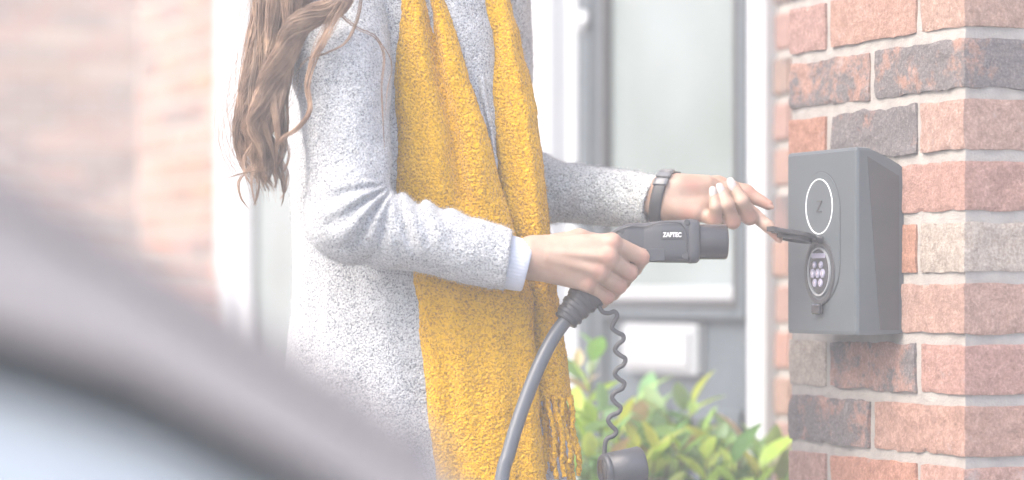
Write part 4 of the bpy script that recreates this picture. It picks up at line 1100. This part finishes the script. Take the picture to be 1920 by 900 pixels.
# seam ridge of the top shell
pts = [W(u, v, y) for u, v, y in ((1150, 440, 3.5265), (1162, 431, 3.5225), (1185, 424, 3.5195), (1208, 425, 3.5200), (1226, 420, 3.5170), (1240, 417.5, 3.5155), (1268, 417, 3.5155), (1280, 422, 3.5150), (1286, 436, 3.5145), (1288, 460, 3.5148), (1288, 488, 3.5160))]
V, Fc = tube(catmull(pts, 70), .0009, 6); obj('seam', V, Fc, M['plastic_dark'], pbody)
# strain relief with ribs
C = catmull([W(1112, 541, 3.533), W(1100, 553, 3.532), W(1085, 570, 3.530), W(1070, 588, 3.528), W(1060, 602, 3.526)], 64); tt2 = np.linspace(0, 1, 64)
R = np.interp(tt2, [0, .12, .2, .45, 1], [.018, .0235, .0235, .0195, .0150]) + np.where((tt2 > .3) & (tt2 < .95), .0008*np.sign(np.sin(tt2*34)), 0)
V, Fc = tube(C, R, 28); obj('strain_relief', V, Fc, M['plastic_dark'], plug)
cab = [W(1063, 598, 3.527), W(1038, 632, 3.523), W(1008, 692, 3.515), W(978, 770, 3.505), W(955, 845, 3.495), W(938, 925, 3.485), np.array((-.03, 3.45, .55)), np.array((-.045, 3.38, .25)), np.array((-.09, 3.25, .05)), np.array((-.25, 3.05, .012)), np.array((-.7, 2.8, .012)), np.array((-1.4, 2.6, .012))]
V, Fc = tube(catmull(cab, 150), .0088, 20); obj('cable', V, Fc, M['rubber'], plug)
zt = [(150, 8), (165, 35), (185, 66), (215, 72), (242, 64), (257, 85), (240, 118), (232, 146), (258, 168), (285, 182), (286, 206), (258, 230), (246, 256), (270, 280), (297, 298), (288, 328), (256, 350), (246, 376), (268, 400), (292, 418), (282, 446), (246, 466), (232, 492), (250, 518), (274, 540), (262, 566), (226, 582), (213, 606), (230, 632), (252, 656), (240, 680), (210, 694), (198, 720), (194, 770)]
V, Fc = tube(catmull([W(1060+a/2.648, 560+b/2.648, 3.527 + .0*math.sin(i)) for i, (a, b) in enumerate(zt)], 260), .0030, 10); obj('cord', V, Fc, M['plastic_dark'], plug)
m = MB(); axc = np.array((.93, .34, .10)); m.lathe(W(1131, 884, 3.520), axc, [(-.001, .018), (0, .0205), (.002, .0218), (.005, .0218), (.0052, .0210), (.0068, .0210), (.007, .0222), (.048, .0255), (.0505, .0243)], 48); cap = obj('plug_cap', m.V, m.F, M['plug'], plug)
m = MB(); m.lathe(W(1131, 884, 3.520)-axc/np.linalg.norm(axc)*.0012, axc, [(-.0004, .0145), (.0004, .0150)], 32); obj('cap_face', m.V, m.F, M['gloss_dark'], cap)

# ------------------------------------------------------------------ laurel shrub by the door
bush = empty('laurel_shrub', (0.14, 4.42, 0)); props(bush, 'leafy green laurel shrub in front of the grey door', 'shrub')
def leaf_mesh(L, w, bend, fold):
    V = []; Fc = []; n = 7
    for i in range(n+1):
        t = i/n; ww = w*math.sin(math.pi*min(1, t**.85))**.8*(1 if 0 < i < n else .03); z = -bend*L*t*t
        V += [(-ww, t*L, z+fold*ww), (0, t*L, z), (ww, t*L, z+fold*ww)]
    for i in range(n):
        for j in range(2): Fc.append((3*i+j, 3*i+j+1, 3*i+3+j+1, 3*i+3+j))
    return mesh('leaf', V, Fc, M['leaf'], True)
LM = [leaf_mesh(.084, .0170, .12, .35), leaf_mesh(.096, .0180, .28, .3), leaf_mesh(.070, .0160, .05, .4), leaf_mesh(.100, .0190, .4, .25), leaf_mesh(.055, .013, .1, .5)]
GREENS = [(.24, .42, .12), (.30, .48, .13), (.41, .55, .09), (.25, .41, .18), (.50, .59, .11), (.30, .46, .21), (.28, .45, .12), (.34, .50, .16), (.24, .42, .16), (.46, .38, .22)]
r2 = random.Random(11); nleaf = 0; stemmb = []
def add_leaf(pos, az, el, me, c, sc_=1.0):
    global nleaf
    o = bpy.data.objects.new('leaf', me); o.parent = bush; o.color = (*c, 1)
    o.matrix_local = Matrix.Translation(Vector(pos) - Vector(bush.location)) @ Matrix.Rotation(az, 4, 'Z') @ Matrix.Rotation(el, 4, 'X') @ Matrix.Rotation(r2.uniform(-.5, .5), 4, 'Y') @ Matrix.Scale(sc_, 4)
    col.objects.link(o); nleaf += 1
shoots = []
for (u, v, Y) in ((1085, 690, 4.45), (1112, 655, 4.42), (1105, 735, 4.38), (1130, 770, 4.30), (1165, 800, 4.35), (1185, 772, 4.48), (1210, 765, 4.52), (1240, 790, 4.40), (1262, 800, 4.36), (1282, 772, 4.44), (1300, 758, 4.46), (1320, 815, 4.40), (1345, 830, 4.34), (1368, 835, 4.44), (1395, 838, 4.36), (1420, 852, 4.40), (1448, 862, 4.36), (1472, 868, 4.42), (1150, 830, 4.28), (1190, 845, 4.26), (1230, 850, 4.27), (1275, 850, 4.28), (1325, 862, 4.27), (1375, 870, 4.27), (1425, 880, 4.28), (1075, 790, 4.3), (1100, 840, 4.27), (1050, 740, 4.46)):
    shoots.append(W(u, v, Y))
for i, tip in enumerate(shoots):
    base = np.array((.14 + (tip[0]-.14)*.55 + r2.uniform(-.03, .03), 4.42+(tip[1]-4.42)*.5, .02)); mid = (base+tip)/2 + np.array((r2.uniform(-.03, .03), r2.uniform(-.03, .03), .05))
    C = catmull([base, mid, tip], 16); V, Fc = tube(C, np.linspace(.006, .0016, 16), 6); obj('stem', V, Fc, M['stem'], bush)
    nl = 8; gold = r2.random() < .45
    for k in range(nl):
        t = 1 - (k/nl)*.33; j = t*15; a = C[int(j)]; b = C[min(int(j)+1, 15)]; p = a+(b-a)*(j-int(j))
        az = k*2.4 + i; el = math.radians(60 - 62*(k/nl) + r2.uniform(-14, 14))
        c = r2.choice(GREENS[2:5] if (gold and k < 5) else GREENS); s = (.75 if k < 2 else 1.0)*r2.uniform(.85, 1.15)
        add_leaf(p, az, el, r2.choice(LM), tuple(x*r2.uniform(.85, 1.15) for x in c), s)
# inner foliage too dense to count
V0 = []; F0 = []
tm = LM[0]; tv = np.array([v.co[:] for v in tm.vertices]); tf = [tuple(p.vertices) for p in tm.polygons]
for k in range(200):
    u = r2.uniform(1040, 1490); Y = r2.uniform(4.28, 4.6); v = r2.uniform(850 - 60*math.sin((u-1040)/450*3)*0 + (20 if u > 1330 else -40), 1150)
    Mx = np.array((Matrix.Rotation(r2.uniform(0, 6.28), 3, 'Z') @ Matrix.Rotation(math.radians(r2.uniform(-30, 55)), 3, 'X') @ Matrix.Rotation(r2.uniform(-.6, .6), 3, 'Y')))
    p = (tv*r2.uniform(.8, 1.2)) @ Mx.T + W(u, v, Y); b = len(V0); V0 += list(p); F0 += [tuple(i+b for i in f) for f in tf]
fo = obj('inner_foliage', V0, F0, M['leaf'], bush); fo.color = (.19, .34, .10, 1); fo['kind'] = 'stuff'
m = MB(); m.box(-.35, .55, 4.15, 4.75, .004, .03, .01); bed = m.obj('planting_bed', M['soil'], None); props(bed, 'soil bed under the laurel shrub', kind='structure')

# ------------------------------------------------------------------ parked car, very close to the lens at lower left
car = empty('parked_car', (-.03, 1.10, .0), math.atan2(.3814, .9244) - math.radians(6))
props(car, 'silver parked car with dark windows, out of focus at lower left', 'car')
# local x forward, 0 at the foot of the windscreen; y left; the right flank (y = 0) faces the viewer
CT = [(1.05, .48), (.98, .60), (.80, .69), (.50, .775), (.20, .865), (.0, .955), (-.10, 1.012), (-.25, 1.062), (-.6, 1.075), (-2.6, 1.08), (-2.95, .98), (-3.05, .80)]
CW_ = [(1.05, .45), (.98, .62), (.80, .76), (.50, .84), (.20, .87), (.0, .88), (-2.6, .89), (-2.95, .82), (-3.05, .74)]
CB = [(1.05, .36), (.98, .28), (.80, .23), (-2.6, .22), (-2.95, .30), (-3.05, .42)]
def tabx(x, T): return np.interp(x, [t[0] for t in T[::-1]], [t[1] for t in T[::-1]])
nx = 80; npf = 48; xs = np.linspace(1.05, -3.05, nx); V = []; YC0 = .90
for x in xs:
    top, wid, bot = tabx(x, CT), tabx(x, CW_), tabx(x, CB); h = top-bot
    for k in range(npf):
        w = 2*math.pi*k/npf; a, b = math.cos(w), math.sin(w)
        zz = (bot+h*.5) + h*.5*math.copysign(abs(b)**.42, b); yy = YC0 + wid*math.copysign(abs(a)**.40, a)*(1 - .05*max(0, b)**2)
        V.append((x, yy, zz))
Fc = [(i*npf+k, i*npf+(k+1)%npf, (i+1)*npf+(k+1)%npf, (i+1)*npf+k) for i in range(nx-1) for k in range(npf)] + [tuple(range(npf))[::-1], tuple(range((nx-1)*npf, nx*npf))]
cb = obj('car_body', V, Fc, M['paint'], car, True, False)
n = 28; prof = [(.04, .935), (-.10, 1.035), (-.25, 1.115), (-.70, 1.30), (-1.1, 1.45), (-1.9, 1.50), (-2.5, 1.38), (-2.95, 1.02)]
def cabin_ring(x, z, lo=0.0, hi=1.0, grow=0.0, nn=28):
    base = tabx(x, CT) - .045; h = max(.02, z-base); R = []
    for k in range(nn):
        w = math.pi*(lo+(hi-lo)*k/(nn-1)); a, b = math.cos(w), math.sin(w); wd = .795 - .17*min(1, h/.46)*b + grow
        R.append((x, YC0 + wd*math.copysign(abs(a)**.45, a), base + h*abs(b)**.5 + grow))
    return R
V = [p for x, z in prof for p in cabin_ring(x, z)]
gl = obj('windows', V, [(i*n+k, i*n+k+1, (i+1)*n+k+1, (i+1)*n+k) for i in range(len(prof)-1) for k in range(n-1)], M['carglass'], car, True, False)
V = [p for x, z in prof[3:7] for p in cabin_ring(x, z, .17, .83, .012)]
rf = obj('roof', V, [(i*n+k, i*n+k+1, (i+1)*n+k+1, (i+1)*n+k) for i in range(3) for k in range(n-1)], M['paint'], car, True, False)
# pillars: screen pillars run from the scuttle to the roof edge, door pillars stand between the side windows
for q in (.13, .87):
    P = [cabin_ring(x, z, q, q+1e-4, .006, 2)[0] for x, z in prof[:4]]; V, Fc = tube(catmull(P, 24), .007, 8); obj('screen_pillar', V, Fc, M['carglass'], car, True, False)
    P = [cabin_ring(-1.25, 1.455, qq, qq+1e-4, .006, 2)[0] for qq in np.linspace(.0 if q < .5 else 1.0, q, 8)]; V, Fc = tube(np.array(P), .022, 8); obj('door_pillar', V, Fc, M['trim'], car, True, False)
for wx in (.42, -2.15):
    for wy, sgn in ((.10, -1), (1.70, 1)):
        m = MB(); m.lathe((wx, wy-.10, .32), (0, 1, 0), [(0, .24), (.005, .30), (.03, .32), (.17, .32), (.195, .30), (.2, .24)], 40); wh = m.obj('wheel', M['tyre'], car, True)
        m = MB(); yo = wy-.104 if sgn < 0 else wy+.104
        m.lathe((wx, yo, .32), (0, sgn*1.0, 0), [(-.02, .225), (0, .225), (.002, .205), (-.015, .19)], 32)
        for k in range(5):
            w = 2*math.pi*k/5; c_, s_ = math.cos(w), math.sin(w)
            q = [(wx+c_*r-s_*t, yo+dy, .32+s_*r+c_*t) for dy in (-.008, .006) for r, t in ((.03, -.025), (.2, -.018), (.2, .018), (.03, .025))]
            m.add(q, [(0,1,2,3), (4,7,6,5), (0,4,5,1), (1,5,6,2), (2,6,7,3), (3,7,4,0)])
        m.obj('rim', M['alloy'], wh)
for sgn in (-1, 1):
    V = []; n = 20
    for k in range(n):
        w = 2*math.pi*k/n; V.append((.90+.10*math.cos(w), YC0+sgn*(.60-.11*math.cos(w)), .68+.05*math.sin(w)))
    V.append((.97, YC0+sgn*.64, .68)); obj('headlight', V, [(k, (k+1)%n, n) for k in range(n)], M['lamp'], car, True, False)
    m = MB(); m.lathe((-.52, YC0+sgn*.86, 1.06), (.2, sgn*1.0, .1), [(0, .02), (.06, .05), (.10, .085), (.17, .08), (.19, .05)], 18); m.obj('wing_mirror', M['paint'], car, True)
    m = MB(); m.box(-1.15, -.98, YC0+sgn*.885-.012, YC0+sgn*.885+.012, .86, .885, .006); m.obj('door_handle', M['paint'], car)
m = MB(); m.box(1.0, 1.045, YC0-.3, YC0+.3, .50, .60, .008); m.obj('grille', M['trim'], car)
m = MB(); m.box(1.03, 1.07, YC0-.26, YC0+.26, .37, .48, .004); m.obj('number_plate', M['amber'], car)

# ------------------------------------------------------------------ haze volume added to wash out the tones, standing in for a white overlay
m = MB(); m.box(-27, 27, -22, 32, -1.0, 5.7)
hzm = bpy.data.materials.new('haze'); hzm.use_nodes = True; hn = hzm.node_tree.nodes; hn.clear()
ho = hn.new('ShaderNodeOutputMaterial'); hv_ = hn.new('ShaderNodeVolumePrincipled'); hv_.inputs['Color'].default_value = (1, 1, 1, 1); hv_.inputs['Density'].default_value = .028; hv_.inputs['Anisotropy'].default_value = 0.0
hzm.node_tree.links.new(hv_.outputs[0], ho.inputs['Volume'])
hz_o = m.obj('haze', hzm); props(hz_o, 'added haze volume giving a pale, washed-out veil', kind='stuff')
